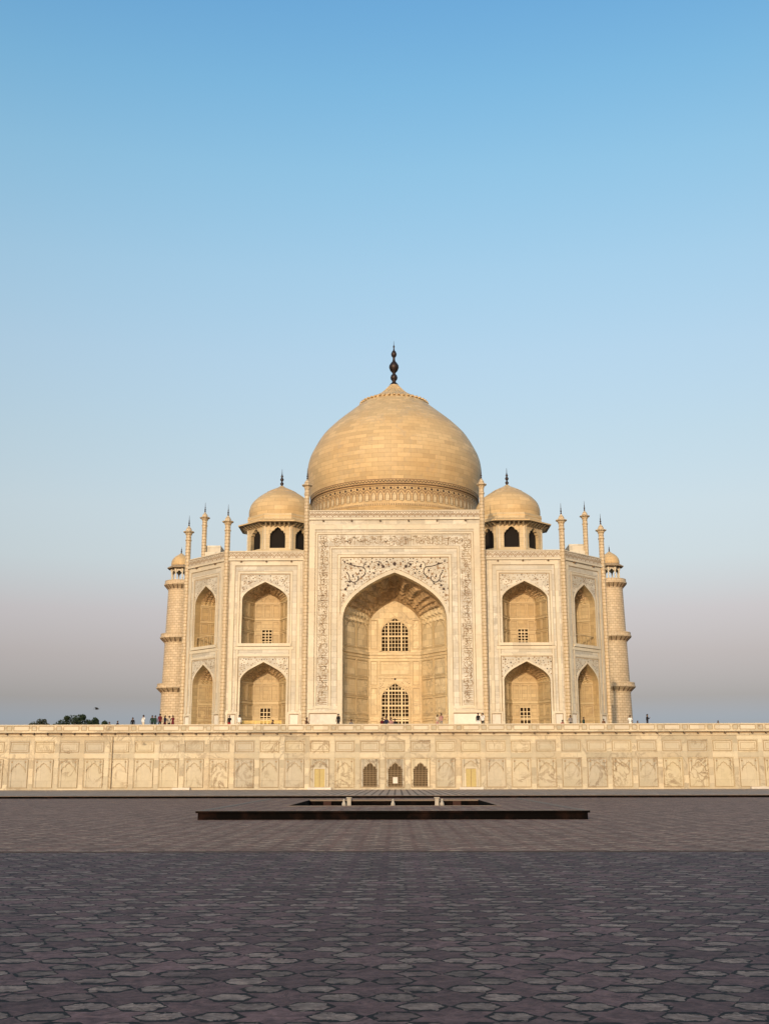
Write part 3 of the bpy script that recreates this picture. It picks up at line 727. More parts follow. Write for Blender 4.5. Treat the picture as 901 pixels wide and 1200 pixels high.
def script_band(mapf, fr, L, b, seed):
    """rows of flowing pen strokes: uprights, bowls, tails and dots"""
    rd = random.Random(seed); mb = MB()
    def rib(pts, w, m='inlay_brown'): mb.ribbon(fr, [mapf(s, t) for s, t in pts], w, .008, m)
    for s, lo, hi in ((.1, 0, 1), (.22, .35, 1), (.35, 0, .7)):
     while s < L - .25:
        kind = rd.random(); m = rd.choice(['inlay_brown', 'inlay_line'])
        if kind < .36:
            h0 = (lo + .05) * b; h = h0 + rd.uniform(.6, .95) * (hi - lo) * b; rib([(s, h0), (s + .03, (h0 + h) * .5), (s - .02, h)], .06, m); s += rd.uniform(.2, .34)
        elif kind < .72:
            r = rd.uniform(.2, .36); c = (lo + rd.uniform(.2, .62) * (hi - lo)) * b
            rib([(s + r + r * math.cos(a), c + r * .9 * math.sin(a)) for a in [math.pi * (.9 + i * .16) for i in range(8)]], .065, m)
            if rd.random() < .6: mb.disc(fr, *mapf(s + r, c + .12), .055, .009, m, 4)
            s += r * rd.uniform(1.2, 1.9)
        else:
            c = (lo + rd.uniform(.3, .8) * (hi - lo)) * b; d = rd.uniform(.35, .7)
            rib([(s, c), (s + d * .4, c + .1), (s + d * .7, c - .05), (s + d, c + .14)], .07, m); s += d * .7
        if rd.random() < .7: mb.disc(fr, *mapf(s, rd.uniform(.1, .92) * b), .05, .009, m, 4)
        if rd.random() < .5: t_ = rd.uniform(.5, .9) * b; rib([(s - .2, t_), (s + .12, t_ + .08)], .05, m)
    return mb.build('inscription_pattern', pw)
script_band(lambda s, t: (-8.9 - t, 10.75 + s), portal, 22.7, 1.42, 3)
script_band(lambda s, t: (10.32 - t, 10.75 + s), portal, 22.7, 1.42, 4)
script_band(lambda s, t: (-8.8 + s, 32.18 + t), portal, 17.6, 1.42, 5)

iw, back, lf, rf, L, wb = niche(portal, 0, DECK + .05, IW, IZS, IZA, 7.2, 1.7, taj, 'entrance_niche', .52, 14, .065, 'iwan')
spandrel(portal, 0, 7.3, IW, IZS, IZA, 30.5, iw, 2, 1, True)
CUR = AP
mb = MB()
for f_, a, b in ((back, -wb, wb), (lf, 0, L), (rf, 0, L)):
    mb.fbox(f_, a + .02, b - .02, 18.05, 18.45, -.02, .16, 'iwan'); mb.fbox(f_, a + .02, b - .02, 17.6, 17.8, -.02, .10, 'iwan'); mb.fbox(f_, a + .02, b - .02, 9.3, 9.5, -.02, .1, 'iwan')
for f_ in (lf, rf):
    for q in range(2):
        x0 = .2 + q * (L - .3) / 2; x1 = x0 + (L - .6) / 2
        panels(mb, f_, [(x0, x1, 7.3, 9.1), (x0, x1, 9.8, 12.1), (x0, x1, 12.3, 14.7), (x0, x1, 14.9, 17.3), (x0, x1, 18.8, 22.9)], .11, .08)
        xm, hw_ = (x0 + x1) / 2, (x1 - x0) / 2 - .2
        mb.ribbon(f_, [(xm - hw_, 19.2), (xm - hw_, 21.2), (xm - hw_ * .6, 21.9), (xm, 22.4), (xm + hw_ * .6, 21.9), (xm + hw_, 21.2), (xm + hw_, 19.2)], .08, .02, 'inlay_line')
for s in (-1, 1):
    a, b = sorted((s * 2.35, s * (wb - .12))); panels(mb, back, [(a, b, 7.3, 9.1), (a, b, 9.8, 13.6), (a, b, 13.8, 17.3), (a, b, 18.8, 23.0)], .1, .08)
panels(mb, back, [(-2.2, 2.2, 15.2, 17.3)], .14, .1)
mb.frame(back, -2.35, 2.35, 7.05, 15.0, .12, -.02, .12, 'iwan', 'tlr')
mb.build('panel_molding', iw)
lattice_window(back, -1.82, 1.82, 18.62, 23.2, 8, 9, iw, 21.3, (2, 6), .2)
lattice_window(back, -1.82, 1.82, 7.05, 14.15, 8, 14, iw, 12.2, (2, 6), .2)
mb = MB()
rd = random.Random(9)
for _ in range(60):
    u, z = rd.uniform(-2.2, 2.2), rd.uniform(12.4, 14.8)
    if z > arch_top(1.82, 12.2, 14.15, u) + .4: mb.disc(back, u, z, .07, .02, rd.choice(['inlay_brown', 'inlay_line']), 5, u)
mb.disc(back, 0, 14.75, .17, .02, 'inlay_dark', 6)
mb.build('floral_inlay_pattern', iw)
# carved net of ribs on the big vault
# plain portals on the other three sides
for nm, fr in (('left', Fr((-HW, 0, 0), (0, -1, 0), (-1, 0, 0))), ('right', Fr((HW, 0, 0), (0, 1, 0), (1, 0, 0))), ('back', Fr((0, HW, 0), (-1, 0, 0), (0, 1, 0)))):
    mb = MB(); mb.fbox(fr, -12.2, 12.2, ZC, 34.9, -2.9, -.3, 'facade')
    mb.fbox(fr, -9, 9, ZC, 35.3, -3.7, -2.9, 'darkstone')
    o = mb.build('portal_wall', taj); mb = MB(); mb.fbox(fr, -11.6, 11.6, 34.9, 36.0, -2.85, -.2, 'facade'); mb.build('parapet', o)

# --- slender engaged shafts ending in pinnacles
def pinnacle(x, y, zcap, r=.36, ztip=None, z0=DECK):
    mb = MB()
    mb.lathe([(r * 1.7, z0), (r * 1.7, z0 + .9), (r, z0 + 1.2), (r, zcap - 1.3), (r * 1.2, zcap - 1.25), (r * 1.2, zcap - 1.1), (r, zcap - 1.05), (r, zcap - .5), (r * 1.25, zcap - .3), (r * 1.4, zcap - .15), (r * 2.1, zcap), (r * 2.1, zcap + .1), (r * 1.15, zcap + .22), (r * 1.1, zcap + .42), (r * .75, zcap + .66), (r * .3, zcap + .84), (.09, zcap + .95)], (x, y), 8, 'shaft', False, math.pi / 8, 1.0)
    o = mb.build('pinnacle_shaft', taj)
    mb = MB(); z = zcap + .9
    mb.lathe([(.1, z), (.12, z + .15), (.06, z + .25), (.13, z + .45), (.05, z + .62), (.08, z + .75), (.04, z + .95), (.015, z + 1.6)], (x, y), 8, 'bronze')
    mb.build('finial', o)
for s in (-1, 1):
    pinnacle(s * 11.93, YF - PN, 40.55, .36)
    pinnacle(s * HF, -HW, 35.65, .38)
    pinnacle(s * HW, -HF, 35.65, .38)
    pinnacle(s * (HW - .35), -11.93, 40.2, .38); pinnacle(s * (HW - .35), 11.93, 38.2, .38)
    pinnacle(s * HF, HW, 35.65, .38); pinnacle(s * HW, HF, 35.65, .38); pinnacle(s * 11.93, HW + PN, 40.4)

# --- great dome
prof = [(13.5, ZC), (13.5, 41.6), (13.62, 41.75), (13.62, 42.0), (13.5, 42.15), (13.55, 45.2), (13.7, 45.35), (13.75, 45.75)]
mb = MB(); mb.lathe(prof, (0, 0), 96, 'dome', True)
dp = catmull([(13.75, 45.75), (14.05, 47.2), (14.28, 49.0), (14.3, 50.6), (14.0, 52.3), (13.25, 54.0), (11.95, 56.2), (10.3, 58.0), (9.1, 59.1), (7.85, 60.15), (6.6, 61.2), (5.5, 62.1), (4.6, 62.8)], 4)
mb.lathe(dp, (0, 0), 96, 'dome', True)
dome = mb.build('dome', taj)
mb = MB(); n = 96; rows = []
for r, z, a, b in ((5.2, 62.2, .0, 0), (5.35, 62.12, .25, -.2), (5.25, 62.45, .2, -.1), (4.3, 63.0, .1, 0), (3.1, 63.55, .14, 0), (2.25, 64.1, .14, 0), (1.55, 64.75, .1, 0), (1.05, 65.35, .05, 0), (.75, 65.75, 0, 0)):
    rows.append([((r + a * (1 if j % 4 == 0 else .45 if j % 2 else 0)) * math.cos(2 * math.pi * j / n), (r + a * (1 if j % 4 == 0 else .45 if j % 2 else 0)) * math.sin(2 * math.pi * j / n), z + b * (1 if j % 4 == 0 else .3 if j % 2 else 0)) for j in range(n)])
mb.grid(rows, 'dome', True, lambda i, j: (j * .35, i * .7), False)
for j in range(44):
    a = 2 * math.pi * j / 44; fr = Fr((0, 0, 0), (-math.sin(a), math.cos(a), 0), (math.cos(a), math.sin(a), 0)); P = fr.P
    mb.hexa([P(-.24, 62.2, 5.3), P(.24, 62.2, 5.3), P(.24, 62.5, 5.1), P(-.24, 62.5, 5.1), P(-.10, 62.2, 5.82), P(.10, 62.2, 5.82), P(.08, 62.42, 5.8), P(-.08, 62.42, 5.8)], 'dome')
mb.build('lotus_cap', dome)
mb = MB(); mb.lathe([(.72, 65.55), (.78, 65.75), (.62, 66.0), (.34, 66.25), (.30, 66.5), (.56, 66.85), (.60, 67.15), (.5, 67.5), (.27, 67.75), (.27, 67.95), (.62, 68.35), (.82, 68.9), (.78, 69.3), (.5, 69.75), (.26, 70.05), (.2, 70.4), (.2, 70.7), (.42, 71.0), (.48, 71.35), (.34, 71.75), (.14, 72.0), (.1, 72.3), (.1, 72.5), (.17, 72.65), (.1, 72.85), (.04, 73.0), (.02, 73.7)], (0, 0), 16, 'bronze')
mb.build('finial', dome)
mb = MB(); nb = 80
for j in range(nb):   # carved and inlaid frieze round the drum
    a = 2 * math.pi * j / nb; rad = 13.57; fr = Fr((rad * math.cos(a), rad * math.sin(a), 0), (-math.sin(a), math.cos(a), 0), (math.cos(a), math.sin(a), 0)); g = 2 * math.pi * rad / nb
    mb.ribbon(fr, [(-.36, 42.6), (-.36, 43.4), (-.22, 43.75), (0, 44.0), (.22, 43.75), (.36, 43.4), (.36, 42.6)], .11, .03, 'inlay_brown')
    mb.face([fr.P(u, z, .024) for u, z in ((-.28, 42.5), (.28, 42.5), (.28, 43.35), (.15, 43.62), (0, 43.8), (-.15, 43.62), (-.28, 43.35))], 'kiosk')
    mb.ribbon(fr, [(-g / 2, 43.75), (-g / 4, 44.2), (0, 44.38), (g / 4, 44.2), (g / 2, 43.75)], .10, .035, 'inlay_brown')
    mb.disc(fr, g / 2, 44.5, .19, .035, 'inlay_dark', 6); mb.disc(fr, g / 2, 44.05, .09, .035, 'inlay_brown', 5); mb.disc(fr, 0, 44.62, .08, .035, 'inlay_brown', 5)
    mb.fbox(fr, -g / 2, g / 2, 44.82, 44.94, -.06, .045, 'inlay_brown')
    f2 = Fr((13.74 * math.cos(a), 13.74 * math.sin(a), 0), fr.ex, fr.en)
    mb.ribbon(f2, [(-g / 2, 45.42), (-g / 4, 45.68), (0, 45.42), (g / 4, 45.68), (g / 2, 45.42)], .10, .04, 'inlay_dark')
    mb.fbox(f2, -g / 2, g / 2, 45.16, 45.28, -.1, .05, 'inlay_brown'); mb.fbox(f2, -g / 2, g / 2, 45.78, 45.9, -.1, .05, 'inlay_brown')
    for q in range(3): mb.fbox(fr, -g / 2 + q * g / 3, -g / 2 + q * g / 3 + g / 6, 41.78, 42.05, -.02, .12, 'inlay_line')
mb.build('drum_inlay_pattern', dome)

# --- roof kiosks
def kiosk(x, y, a=4.7, detail=True):
    mb = MB(); t8 = math.tan(math.pi / 8); zt = 38.75
    body = None
    for i in range(8):
        th = math.pi / 4 * i; fr = Fr((x + a * math.sin(th), y - a * math.cos(th), 0), (math.cos(th), math.sin(th), 0), (math.sin(th), -math.cos(th), 0)); h = a * t8
        w = 1.22; out = cusped(w, 35.2, 36.75, 4, .09); e = abs(out[0][0])
        for m_, n_ in (('kiosk', 0),):
            mb.face([fr.P(-h, ZC), fr.P(-e, ZC), fr.P(-e, zt), fr.P(-h, zt)], m_); mb.face([fr.P(e, ZC), fr.P(h, ZC), fr.P(h, zt), fr.P(e, zt)], m_)
            mb.face([fr.P(-e, ZC), fr.P(e, ZC), fr.P(e, 33.6), fr.P(-e, 33.6)], m_); strip_above(mb, fr, 0, out, zt, 0, m_)
        full = [(-e, 33.6)] + out + [(e, 33.6)]
        for p, q in zip(full, full[1:]): mb.face([fr.P(p[0], p[1], 0), fr.P(q[0], q[1], 0), fr.P(q[0], q[1], -.55), fr.P(p[0], p[1], -.55)], m_)
        mb.frame(fr, -h + .1, h - .1, 33.4, 37.5, .16, -.02, .06, 'trim', 'tlr')
    body = mb.build('kiosk', taj)
    mb = MB()
    for i in range(8):
        th = math.pi / 4 * i; fr = Fr((x + a * math.sin(th), y - a * math.cos(th), 0), (math.cos(th), math.sin(th), 0), (math.sin(th), -math.cos(th), 0))
        mb.face([fr.P(-1.3, 33.5, -.56), fr.P(1.3, 33.5, -.56), fr.P(1.3, 37, -.56), fr.P(-1.3, 37, -.56)], 'kiosk_dark')  # dark sheet added behind each arch, painting the unlit interior
    mb.build('dark_interior_sheet', body)
    mb = MB(); c8 = 1 / math.cos(math.pi / 8); rt = -math.pi / 8
    mb.lathe([(a * c8 - .1, 37.2), ((a + 1.25) * c8, 37.22)], (x, y), 8, 'bracket', False, rt); mb.lathe([((a + 1.25) * c8, 37.22), ((a + 1.32) * c8, 37.26), ((a + 1.32) * c8, 37.42), (a * c8 - .1, 37.95)], (x, y), 8, 'dome', False, rt)  # underside ring takes the dark bracket colour, top the dome marble
    for i in range(8):
        th = math.pi / 4 * i; fr = Fr((x + a * math.sin(th), y - a * math.cos(th), 0), (math.cos(th), math.sin(th), 0), (math.sin(th), -math.cos(th), 0))
        for q in range(6):
            u = (q - 2.5) * .66; mb.hexa([fr.P(u - .1, 36.72, .12), fr.P(u + .1, 36.72, .12), fr.P(u + .1, 36.72, -.02), fr.P(u - .1, 36.72, -.02), fr.P(u - .1, 37.19, 1.0), fr.P(u + .1, 37.19, 1.0), fr.P(u + .1, 37.19, -.02), fr.P(u - .1, 37.19, -.02)], 'kiosk')
    mb.build('eave_edging', body)
    mb = MB(); mb.lathe([(a * c8 - .1, 37.9), (a * c8 - .1, 38.2), (a * c8 + .04, 38.3), (a * c8 + .04, 38.45), (a * c8 - .3, 38.6)], (x, y), 8, 'dome', False, rt)
    mb.lathe(catmull([(4.66, 38.55), (4.78, 39.3), (4.74, 40.1), (4.4, 41.0), (3.7, 41.8), (2.85, 42.45), (2.15, 42.85)], 4), (x, y), 48, 'dome', True)
    d = mb.build('dome', body)
    mb = MB(); nn = 48; rows = []
    for r, z, s_ in ((2.25, 42.62, .2), (2.3, 42.84, .1), (1.85, 43.1, .05), (1.2, 43.42, 0), (.6, 43.7, 0), (.25, 43.95, 0)):
        rows.append([((r + s_ * (j % 3 == 0)) * math.cos(2 * math.pi * j / nn) + x, (r + s_ * (j % 3 == 0)) * math.sin(2 * math.pi * j / nn) + y, z - s_ * (j % 3 == 0)) for j in range(nn)])
    mb.grid(rows, 'dome', True, None, False); mb.build('lotus_cap', body)
    mb = MB(); z = 43.9
    mb.lathe([(.3, z - .1), (.3, z), (.12, z + .15), (.26, z + .35), (.26, z + .5), (.12, z + .65), (.12, z + .8), (.28, z + 1.0), (.24, z + 1.2), (.1, z + 1.35), (.2, z + 1.55), (.1, z + 1.75), (.05, z + 2.0), (.02, z + 2.7)], (x, y), 10, 'bronze'); mb.build('finial', body)
for x, y in ((-16.8, -16.8), (16.8, -16.8), (-16.8, 16.8), (16.8, 16.8)): kiosk(x, y)

# ------------------------------------------------------------------ minarets behind
def minaret(x, y, label):
    t = thing('minaret', label, 'minaret', (x, y, DECK), 'tapering minarets behind the mausoleum')
    rz = lambda z: 3.12 - (z - DECK) * .0268
    mb = MB(); n = 24
    mb.lathe([(3.5, DECK), (3.5, 7.8), (rz(8), 8.0)] + [(rz(z), z) for z in (13, 18, 23, 28, 33, 38.6)], (x, y), n, 'minaret', True, 0, 2.8); mb.build('shaft', t)
    for z, e in ((18.6, .95), (28.4, .9), (39.0, .8)):
        r = rz(z); mb = MB()
        mb.lathe([(r - .05, z - 1.25), (r + .1, z - 1.1), (r + .15, z - .75), (r + e, z - .2), (r + e + .08, z - .12), (r + e + .08, z + .12), (r + e - .06, z + .14), (r + e - .06, z + .75), (r + e - .2, z + .75), (r + e - .2, z + .1), (r - .1, z + .1)], (x, y), 32, 'minaret', False, 0, 2.8)
        o = mb.build('balcony', t); mb = MB(); mb.lathe([(r + .17, z - .9), (r + .2, z - .85), (r + .17, z - .8)], (x, y), 24, 'bracket')
        for j in range(20):
            a = 2 * math.pi * j / 20; fr = Fr((x + r * math.cos(a), y + r * math.sin(a), 0), (-math.sin(a), math.cos(a), 0), (math.cos(a), math.sin(a), 0))
            mb.hexa([fr.P(-.1, z - 1.0, .1), fr.P(.1, z - 1.0, .1), fr.P(.1, z - 1.0, 0), fr.P(-.1, z - 1.0, 0), fr.P(-.1, z - .2, e + .02), fr.P(.1, z - .2, e + .02), fr.P(.1, z - .2, 0), fr.P(-.1, z - .2, 0)], 'bracket')
        mb.build('bracket_edging', o)
    k = MB(); k.lathe([(2.0, 42.1), (2.0, 42.35), (2.72, 42.28), (2.75, 42.4), (2.0, 42.85), (1.95, 43.0)], (x, y), 8, 'eave_and_shade', False, math.pi / 8); kb = MB(); kb.lathe([(2.05, 38.9), (2.05, 39.35)], (x, y), 8, 'facade', False, math.pi / 8); kb.build('chhatri_base', t)
    c = k.build('chhatri_roof', t)
    for j in range(8):
        a = 2 * math.pi * (j + .5) / 8; mb = MB(); mb.lathe([(.22, 39.1), (.22, 39.4), (.14, 39.5), (.14, 41.4), (.25, 41.7), (.3, 42.15)], (x + 1.75 * math.cos(a), y + 1.75 * math.sin(a)), 8, 'trim'); mb.build('column', t)
    mb = MB()
    for j in range(8):
        a = 2 * math.pi * j / 8; r = 1.75 * math.cos(math.pi / 8); fr = Fr((x + r * math.cos(a), y + r * math.sin(a), 0), (-math.sin(a), math.cos(a), 0), (math.cos(a), math.sin(a), 0)); h = 1.75 * math.sin(math.pi / 8)
        strip_above(mb, fr, 0, cusped(h - .1, 41.1, 41.85, 3, .1), 42.15, 0, 'facade')
    mb.build('arcade_trim', t)
    mb = MB(); mb.lathe(catmull([(1.86, 42.95), (1.92, 43.4), (1.75, 44.1), (1.25, 44.75), (.6, 45.2), (.2, 45.5)], 4), (x, y), 24, 'dome'); d = mb.build('dome', c)
    mb = MB(); z = 45.4; mb.lathe([(.16, z), (.18, z + .15), (.08, z + .3), (.17, z + .5), (.07, z + .7), (.12, z + .9), (.03, z + 1.1), (.01, z + 1.5)], (x, y), 8, 'bronze'); mb.build('finial', c)
minaret(-43.0, 43.0, 'tapering minaret with ringed balconies, beside the person group in maroon and green')
minaret(43.0, 43.0, 'tapering minaret with ringed balconies, above the person dressed all in white before it')

# ------------------------------------------------------------------ trees on the far bank
def tree(x, y, lobes, label, leaf, leafsize, count, seed):
    rd = random.Random(seed); t = thing('tree', label, 'tree', (x, y, 0), 'trees beyond the plinth')
    zc = min(l[2] for l in lobes); mb = MB(); mb.lathe([(.55, -.1), (.42, 1.5), (.32, zc), (.12, zc + 2.5)], (x, y), 8, 'bark')
    for l in lobes:
        a = Vector((x, y, zc - 2)); b = Vector((x + l[0], y + l[1], l[2])); d = (b - a).normalized(); s1 = d.orthogonal().normalized(); s2 = d.cross(s1)
        mb.grid([[a + (s1 * math.cos(q) + s2 * math.sin(q)) * .2 for q in (0, 1.57, 3.14, 4.71)], [b + (s1 * math.cos(q) + s2 * math.sin(q)) * .05 for q in (0, 1.57, 3.14, 4.71)]], 'bark', True)
    mb.build('trunk', t)
    mb = MB()
    for _ in range(count):
        l = rd.choice(lobes); v = Vector((rd.gauss(0, 1), rd.gauss(0, 1), rd.gauss(0, 1))).normalized() * (rd.random() ** .45)
        c = Vector((x + l[0] + v.x * l[3], y + l[1] + v.y * l[3], l[2] + v.z * l[4]))
        n1 = Vector((rd.gauss(0, 1), rd.gauss(0, 1), rd.gauss(0, 1))).normalized(); n2 = n1.orthogonal().normalized(); s_ = leafsize * rd.uniform(.5, 1.2)
        mb.face([c - n1 * s_, c + n2 * s_ * .5, c + n1 * s_, c - n2 * s_ * .5], leaf)
    mb.build('crown', t)
tree(-92.5, 150, [(-3.5, 0, 16.4, 2.2, 1.6), (-.8, 1, 17.3, 2.6, 1.9), (1.6, -1, 17.6, 2.2, 1.6), (4.2, 0, 16.6, 1.9, 1.3), (.3, 1, 15.2, 4.5, 1.6), (6.2, 0, 15.8, 1.3, .9), (-2.4, 0, 18.2, .8, .7), (2.2, 0, 18.5, .9, .8)], 'broad dark green tree, largest one showing above the parapet', 'leaf', .30, 3600, 1)
tree(-118, 200, [(-2.0, 0, 18.3, 1.9, 1.5), (.4, 0, 19.3, 1.8, 1.4), (1.8, 0, 18.0, 1.8, 1.2), (-3.4, 0, 17.4, 1.4, 1.0), (4.6, 0, 17.6, .9, 1.3)], 'thin greyish tree top, farthest from the mausoleum', 'leaf_dull', .36, 1500, 2)
tree(-87.2, 152, [(0, 0, 16.6, 1.2, 2.0), (.2, 0, 15.2, 1.6, 1.8)], 'small dark rounded tree standing close to the broad dark one', 'leaf', .34, 1800, 3)
tree(-84.4, 152, [(0, 0, 16.1, .9, 1.6), (.6, 0, 15.2, 1.5, 1.4)], 'smallest dark tree top, between a rounded tree and lone head', 'leaf', .34, 1300, 4)

# ------------------------------------------------------------------ visitors
def skin_mesh(verts, edges, radii):
    me = bpy.data.meshes.new('body'); me.from_pydata(verts, edges, []); ob = bpy.data.objects.new('body', me); COL.objects.link(ob)
    ob.modifiers.new('skin', 'SKIN'); sub = ob.modifiers.new('sub', 'SUBSURF'); sub.levels = 2; sub.render_levels = 2
    for v, r in zip(me.skin_vertices[0].data, radii): v.radius = (r[0], r[1]) if isinstance(r, tuple) else (r, r)
    me.skin_vertices[0].data[0].use_root = True
    dg = bpy.context.evaluated_depsgraph_get(); ev = ob.evaluated_get(dg); out = bpy.data.meshes.new_from_object(ev)
    bpy.data.objects.remove(ob); return out

def body(pose):
    """joints: pelvis, waist, chest, neck, head, crown, then arms and legs"""
    V, E, Rr = [], [], []
    def add(p, r, par=None):
        V.append(p); Rr.append(r)
        if par is not None: E.append((par, len(V) - 1))
        return len(V) - 1
    sit = pose == 'sit'; z0 = .28 if sit else .93
    pel = add((0, 0, z0), (.15, .11)); wa = add((0, -.01, z0 + .2), (.13, .10), pel); ch = add((0, -.01 - (.06 if sit else 0), z0 + .42), (.16, .11), wa)
    nk = add((0, -.02 - (.08 if sit else 0), z0 + .56), (.055, .055), ch); hd = add((0, -.04 - (.09 if sit else 0), z0 + .67), (.085, .10), nk); add((0, -.03 - (.09 if sit else 0), z0 + .77), (.06, .07), hd)
    for s in (-1, 1):
        sh = add((s * .17, -.01 - (.06 if sit else 0), z0 + .48), (.06, .06), ch)
        if pose == 'stand' or (pose == 'phone' and s < 0):
            e = add((s * .235, .0, z0 + .22), .043, sh); wr = add((s * .25, -.06, z0 - .02), .032, e); add((s * .25, -.08, z0 - .12), (.03, .04), wr)
        elif pose == 'phone':
            e = add((s * .25, -.08, z0 + .25), .043, sh); wr = add((s * .15, -.27, z0 + .42), .032, e); add((s * .11, -.32, z0 + .47), (.03, .04), wr)
        else:
            e = add((s * .25, -.14, z0 + .27), .043, sh); wr = add((s * .12, -.33, z0 + .18), .032, e); add((s * .05, -.37, z0 + .17), (.03, .04), wr)
        if sit:
            hp = add((s * .10, -.04, z0 - .06), .09, pel); kn = add((s * .16, -.42, z0 + .14), .065, hp); an = add((s * .12, -.50, .08), .042, kn); add((s * .12, -.62, .045), (.04, .035), an)
        elif pose == 'skirt':
            hp = add((s * .09, 0, z0 - .1), .11, pel); kn = add((s * .09, 0, .48), .12, hp); an = add((s * .09, 0, .12), .125, kn); add((s * .09, -.13, .04), (.04, .03), an)
        else:
            hp = add((s * .09, 0, z0 - .08), .085, pel); kn = add((s * .10, -.02, .49), .062, hp); an = add((s * .11, .02, .08), .042, kn); add((s * .12, -.13, .04), (.042, .03), an)
    me = skin_mesh(V, E, Rr)
    for i in range(3): me.materials.append(None)
    for p in me.polygons:
        c = p.center; p.use_smooth = True
        if c.z > z0 + .53: k_ = 0
        elif (abs(c.x) > .19 and c.z < z0 - .03 and not sit) or (pose == 'phone' and c.y < -.25 and c.z > z0): k_ = 0
        elif c.z > z0 - .02 and not (sit and c.y < -.2 and c.z < z0 + .2): k_ = 1
        elif c.z < .06: k_ = 0
        else: k_ = 2
        p.material_index = k_
    return me, (0, -.04 - (.09 if sit else 0), z0 + .70)
BODY = {p: body(p) for p in ('stand', 'phone', 'sit', 'skirt')}
HM = {}
def hair_mesh(cx, cy, cz, long):
    mb = MB(); rows = []
    for i in range(6):
        ph = math.pi * .5 * i / 5 * (1.25 if long else 1.05); rows.append([(cx + (.105 * math.sin(ph) + .01) * math.cos(a), cy + .02 + (.12 * math.sin(ph) + .01) * math.sin(a), cz + .02 + .125 * math.cos(ph) - (.05 * max(0, math.sin(a)) * math.sin(ph)) - (.18 * max(0, math.sin(a)) if long and i == 5 else 0) + (.05 if i == 5 and math.sin(a) < 0 else 0)) for a in [2 * math.pi * j / 12 for j in range(12)]])
    mb.grid(rows, 'feather', True); o = mb.build('hair'); me = o.data; bpy.data.objects.remove(o); return me
CM = {}
def cloth(c):
    if c not in CM: CM[c] = plain('cloth_%d' % len(CM), c, .9, scale=8)
    return CM[c]
SKIN = cloth((.16, .09, .055)); 
def person(x, y, head, pose, top, bot, label, yaw=0, long=False, group=None):
    me, hp = BODY[pose]; t = bpy.data.objects.new('person', me.copy()); COL.objects.link(t); tag(t, label, 'person', group)
    for i, m_ in enumerate((SKIN, cloth(top), cloth(bot))): t.data.materials[i] = m_
    t.location = (x, y, DECK); t.rotation_euler.z = yaw; ht = 1.05 + .05 if pose == 'sit' else 1.72
    s_ = (head - DECK) / ht; t.scale = (min(s_, 1.15), min(s_, 1.15), s_)
    if (pose, long) not in HM: HM[(pose, long)] = hair_mesh(*hp, long)
    h = bpy.data.objects.new('hair', HM[(pose, long)]); COL.objects.link(h); h.parent = t
    return t
BLK, WHT, CRM, MAR, NAVY, GRN, GRY, BRN, RED, PNK = (.012, .012, .014), (.75, .73, .70), (.6, .5, .36), (.12, .012, .02), (.015, .02, .05), (.02, .045, .035), (.22, .2, .19), (.15, .08, .045), (.32, .02, .02), (.4, .22, .2)
person(-37.2, -31.2, 8.6, 'stand', BLK, GRY, 'dark-haired visitor whose head shows next to the small trees', .4)
person(-35.6, -33.4, 8.62, 'stand', NAVY, BLK, 'visitor in navy, alone between the trees and black-clad walker', 1.2)
person(-32.16, -39.9, 8.7, 'stand', BLK, BLK, 'person dressed all in black, alone on the terrace edge beside one in white', .2)
person(-29.78, -44.7, 8.75, 'phone', WHT, CRM, 'person in loose white clothes near the minaret with the crowd', -.5)
person(-28.75, -44.7, 8.7, 'phone', GRN, BLK, 'person in dark green, outermost of the crowd by the minaret', .3)
person(-28.25, -45.4, 8.66, 'stand', GRN, GRN, 'person in a dark green coat holding arms down within the crowd', 2.6)
person(-27.46, -46.5, 8.79, 'stand', MAR, BLK, 'tallest person in maroon amid the crowd by the minaret', 0)
person(-27.1, -45.4, 8.65, 'skirt', NAVY, MAR, 'person in navy top and maroon skirt amid the crowd', 1, True)
person(-26.75, -44.6, 8.65, 'stand', CRM, BLK, 'person in a cream shirt amid the crowd by the minaret', .5)
person(-25.98, -46.3, 8.6, 'skirt', MAR, MAR, 'woman in a long maroon dress standing at the crowd edge', -.3, True)
person(-19.67, -44.2, 8.7, 'phone', BLK, RED, 'person in black top and red trousers, in front of the wing wall', .1)
person(-18.38, -45.1, 8.7, 'stand', WHT, CRM, 'person in a white shirt beside the yellow barrier', 2.9)
person(-14.6, -44.0, 8.2, 'sit', BRN, BLK, 'crouched person in brown at the end of the yellow barrier', .8)
person(-10.39, -46.5, 8.36, 'sit', BRN, BRN, 'seated person in brown against the white dado of the portal', 1.1)
person(-6.61, -46.5, 8.74, 'stand', BLK, BLK, 'thin person in black upright at the edge of the great arch', -.4)
person(-5.24, -44.5, 8.2, 'sit', GRY, GRY, 'person in grey sitting just inside the great arch', .5)
person(-1.55, -46.4, 8.3, 'sit', MAR, BLK, 'person in maroon sitting at the outer end of the door group', .6)
person(-1.0, -46.5, 8.45, 'sit', NAVY, BLK, 'person in navy sitting tallest in the door group', -.2)
person(-.5, -46.4, 8.33, 'sit', PNK, BLK, 'person in dull pink sitting in the door group', .2)
person(.05, -46.2, 8.2, 'sit', BLK, NAVY, 'person in black sitting lowest in the door group', -.7)
person(4.94, -46.4, 8.62, 'skirt', CRM, PNK, 'woman in cream top and pink skirt inside the great arch', .5, True)
person(5.39, -46.5, 8.76, 'phone', PNK, GRY, 'person in a pink shirt beside the woman in cream', -.3)
person(9.68, -46.4, 8.79, 'stand', BLK, WHT, 'person in black top over white trousers before the portal dado', .4)
person(10.23, -46.5, 8.79, 'phone', WHT, BLK, 'person in white top over black trousers before the portal dado', -.6)
person(20.08, -42.1, 8.2, 'sit', RED, BLK, 'crouched person in red under the far wing niche', .3)
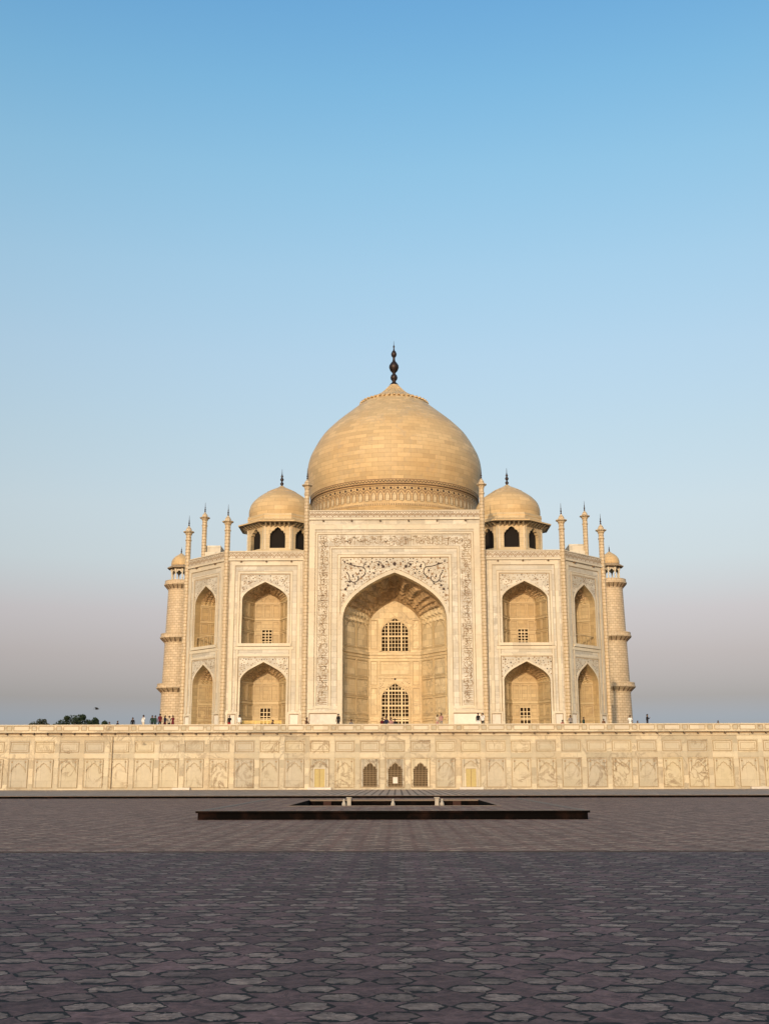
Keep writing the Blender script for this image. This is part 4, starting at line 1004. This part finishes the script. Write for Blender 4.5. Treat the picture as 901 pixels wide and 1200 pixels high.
person(21.05, -42.2, 8.72, 'stand', GRY, BLK, 'person in a grey shirt standing beside the crouched one in red', 0)
person(23.14, -39.0, 8.65, 'stand', GRN, GRY, 'person in green at the corner by the narrow niche', .9)
person(26.19, -35.7, 8.6, 'stand', BRN, BRN, 'person in brown standing in front of the chamfered niche', .2)
person(28.29, -41.8, 8.72, 'skirt', WHT, WHT, 'person dressed all in white at the foot of the minaret', -.2)
person(31.3, -31.6, 8.55, 'stand', BLK, BLK, 'short dark figure close behind the tall dark one past the minaret', .3)
person(29.94, -43.7, 8.75, 'phone', BLK, NAVY, 'tall person in black and navy standing against the sky past the minaret', .9)
person(41.8, -31.2, 8.56, 'stand', BLK, GRY, 'lone visitor at the far end of the terrace, only head showing', -.5)

# yellow barrier in front of the niche
bt = thing('barrier_rail', 'low yellow barrier rail standing on the terrace before the wing niche', 'barrier', (-15.9, -44, DECK))
for z in (8.06, 7.86):
    mb = MB(); mb.box(-18.2, -13.5, -44.04, -43.96, z - .05, z + .05, 'brass'); mb.build('rail', bt)
for x in (-18.1, -16.6, -15.1, -13.6):
    mb = MB(); mb.box(x - .05, x + .05, -43.955, -43.9, DECK, 8.12, 'brass'); mb.build('post', bt)

# bird
mb = MB(); bx, by, bz = -31.4, -60, 8.62
mb.lathe([(.0, -.22), (.05, -.15), (.085, -.02), (.07, .1), (.045, .16), (.05, .2), (.0, .27)], (0, 0), 10, 'feather')
mb.v = [Vector((bx + p.z, by + p.y, bz + p.x)) for p in mb.v]
for s in (-1, 1):
    mb.hexa([(bx + .08, by + s * .04, bz + .02), (bx - .1, by + s * .04, bz + .02), (bx - .12, by + s * .3, bz + .14), (bx + .05, by + s * .3, bz + .14), (bx + .08, by + s * .04, bz + .04), (bx - .1, by + s * .04, bz + .04), (bx - .12, by + s * .3, bz + .155), (bx + .05, by + s * .3, bz + .155)], 'feather')
    mb.hexa([(bx + .05, by + s * .3, bz + .14), (bx - .12, by + s * .3, bz + .14), (bx - .16, by + s * .52, bz + .1), (bx - .1, by + s * .52, bz + .1), (bx + .05, by + s * .3, bz + .155), (bx - .12, by + s * .3, bz + .155), (bx - .16, by + s * .52, bz + .11), (bx - .1, by + s * .52, bz + .11)], 'feather')
mb.hexa([(bx - .2, by - .03, bz - .01), (bx - .38, by - .08, bz - .01), (bx - .38, by + .08, bz - .01), (bx - .2, by + .03, bz - .01), (bx - .2, by - .03, bz + .01), (bx - .38, by - .08, bz + .005), (bx - .38, by + .08, bz + .005), (bx - .2, by + .03, bz + .01)], 'feather')
tag(mb.build('bird'), 'small dark bird flying above the parapet by the trees', 'bird')
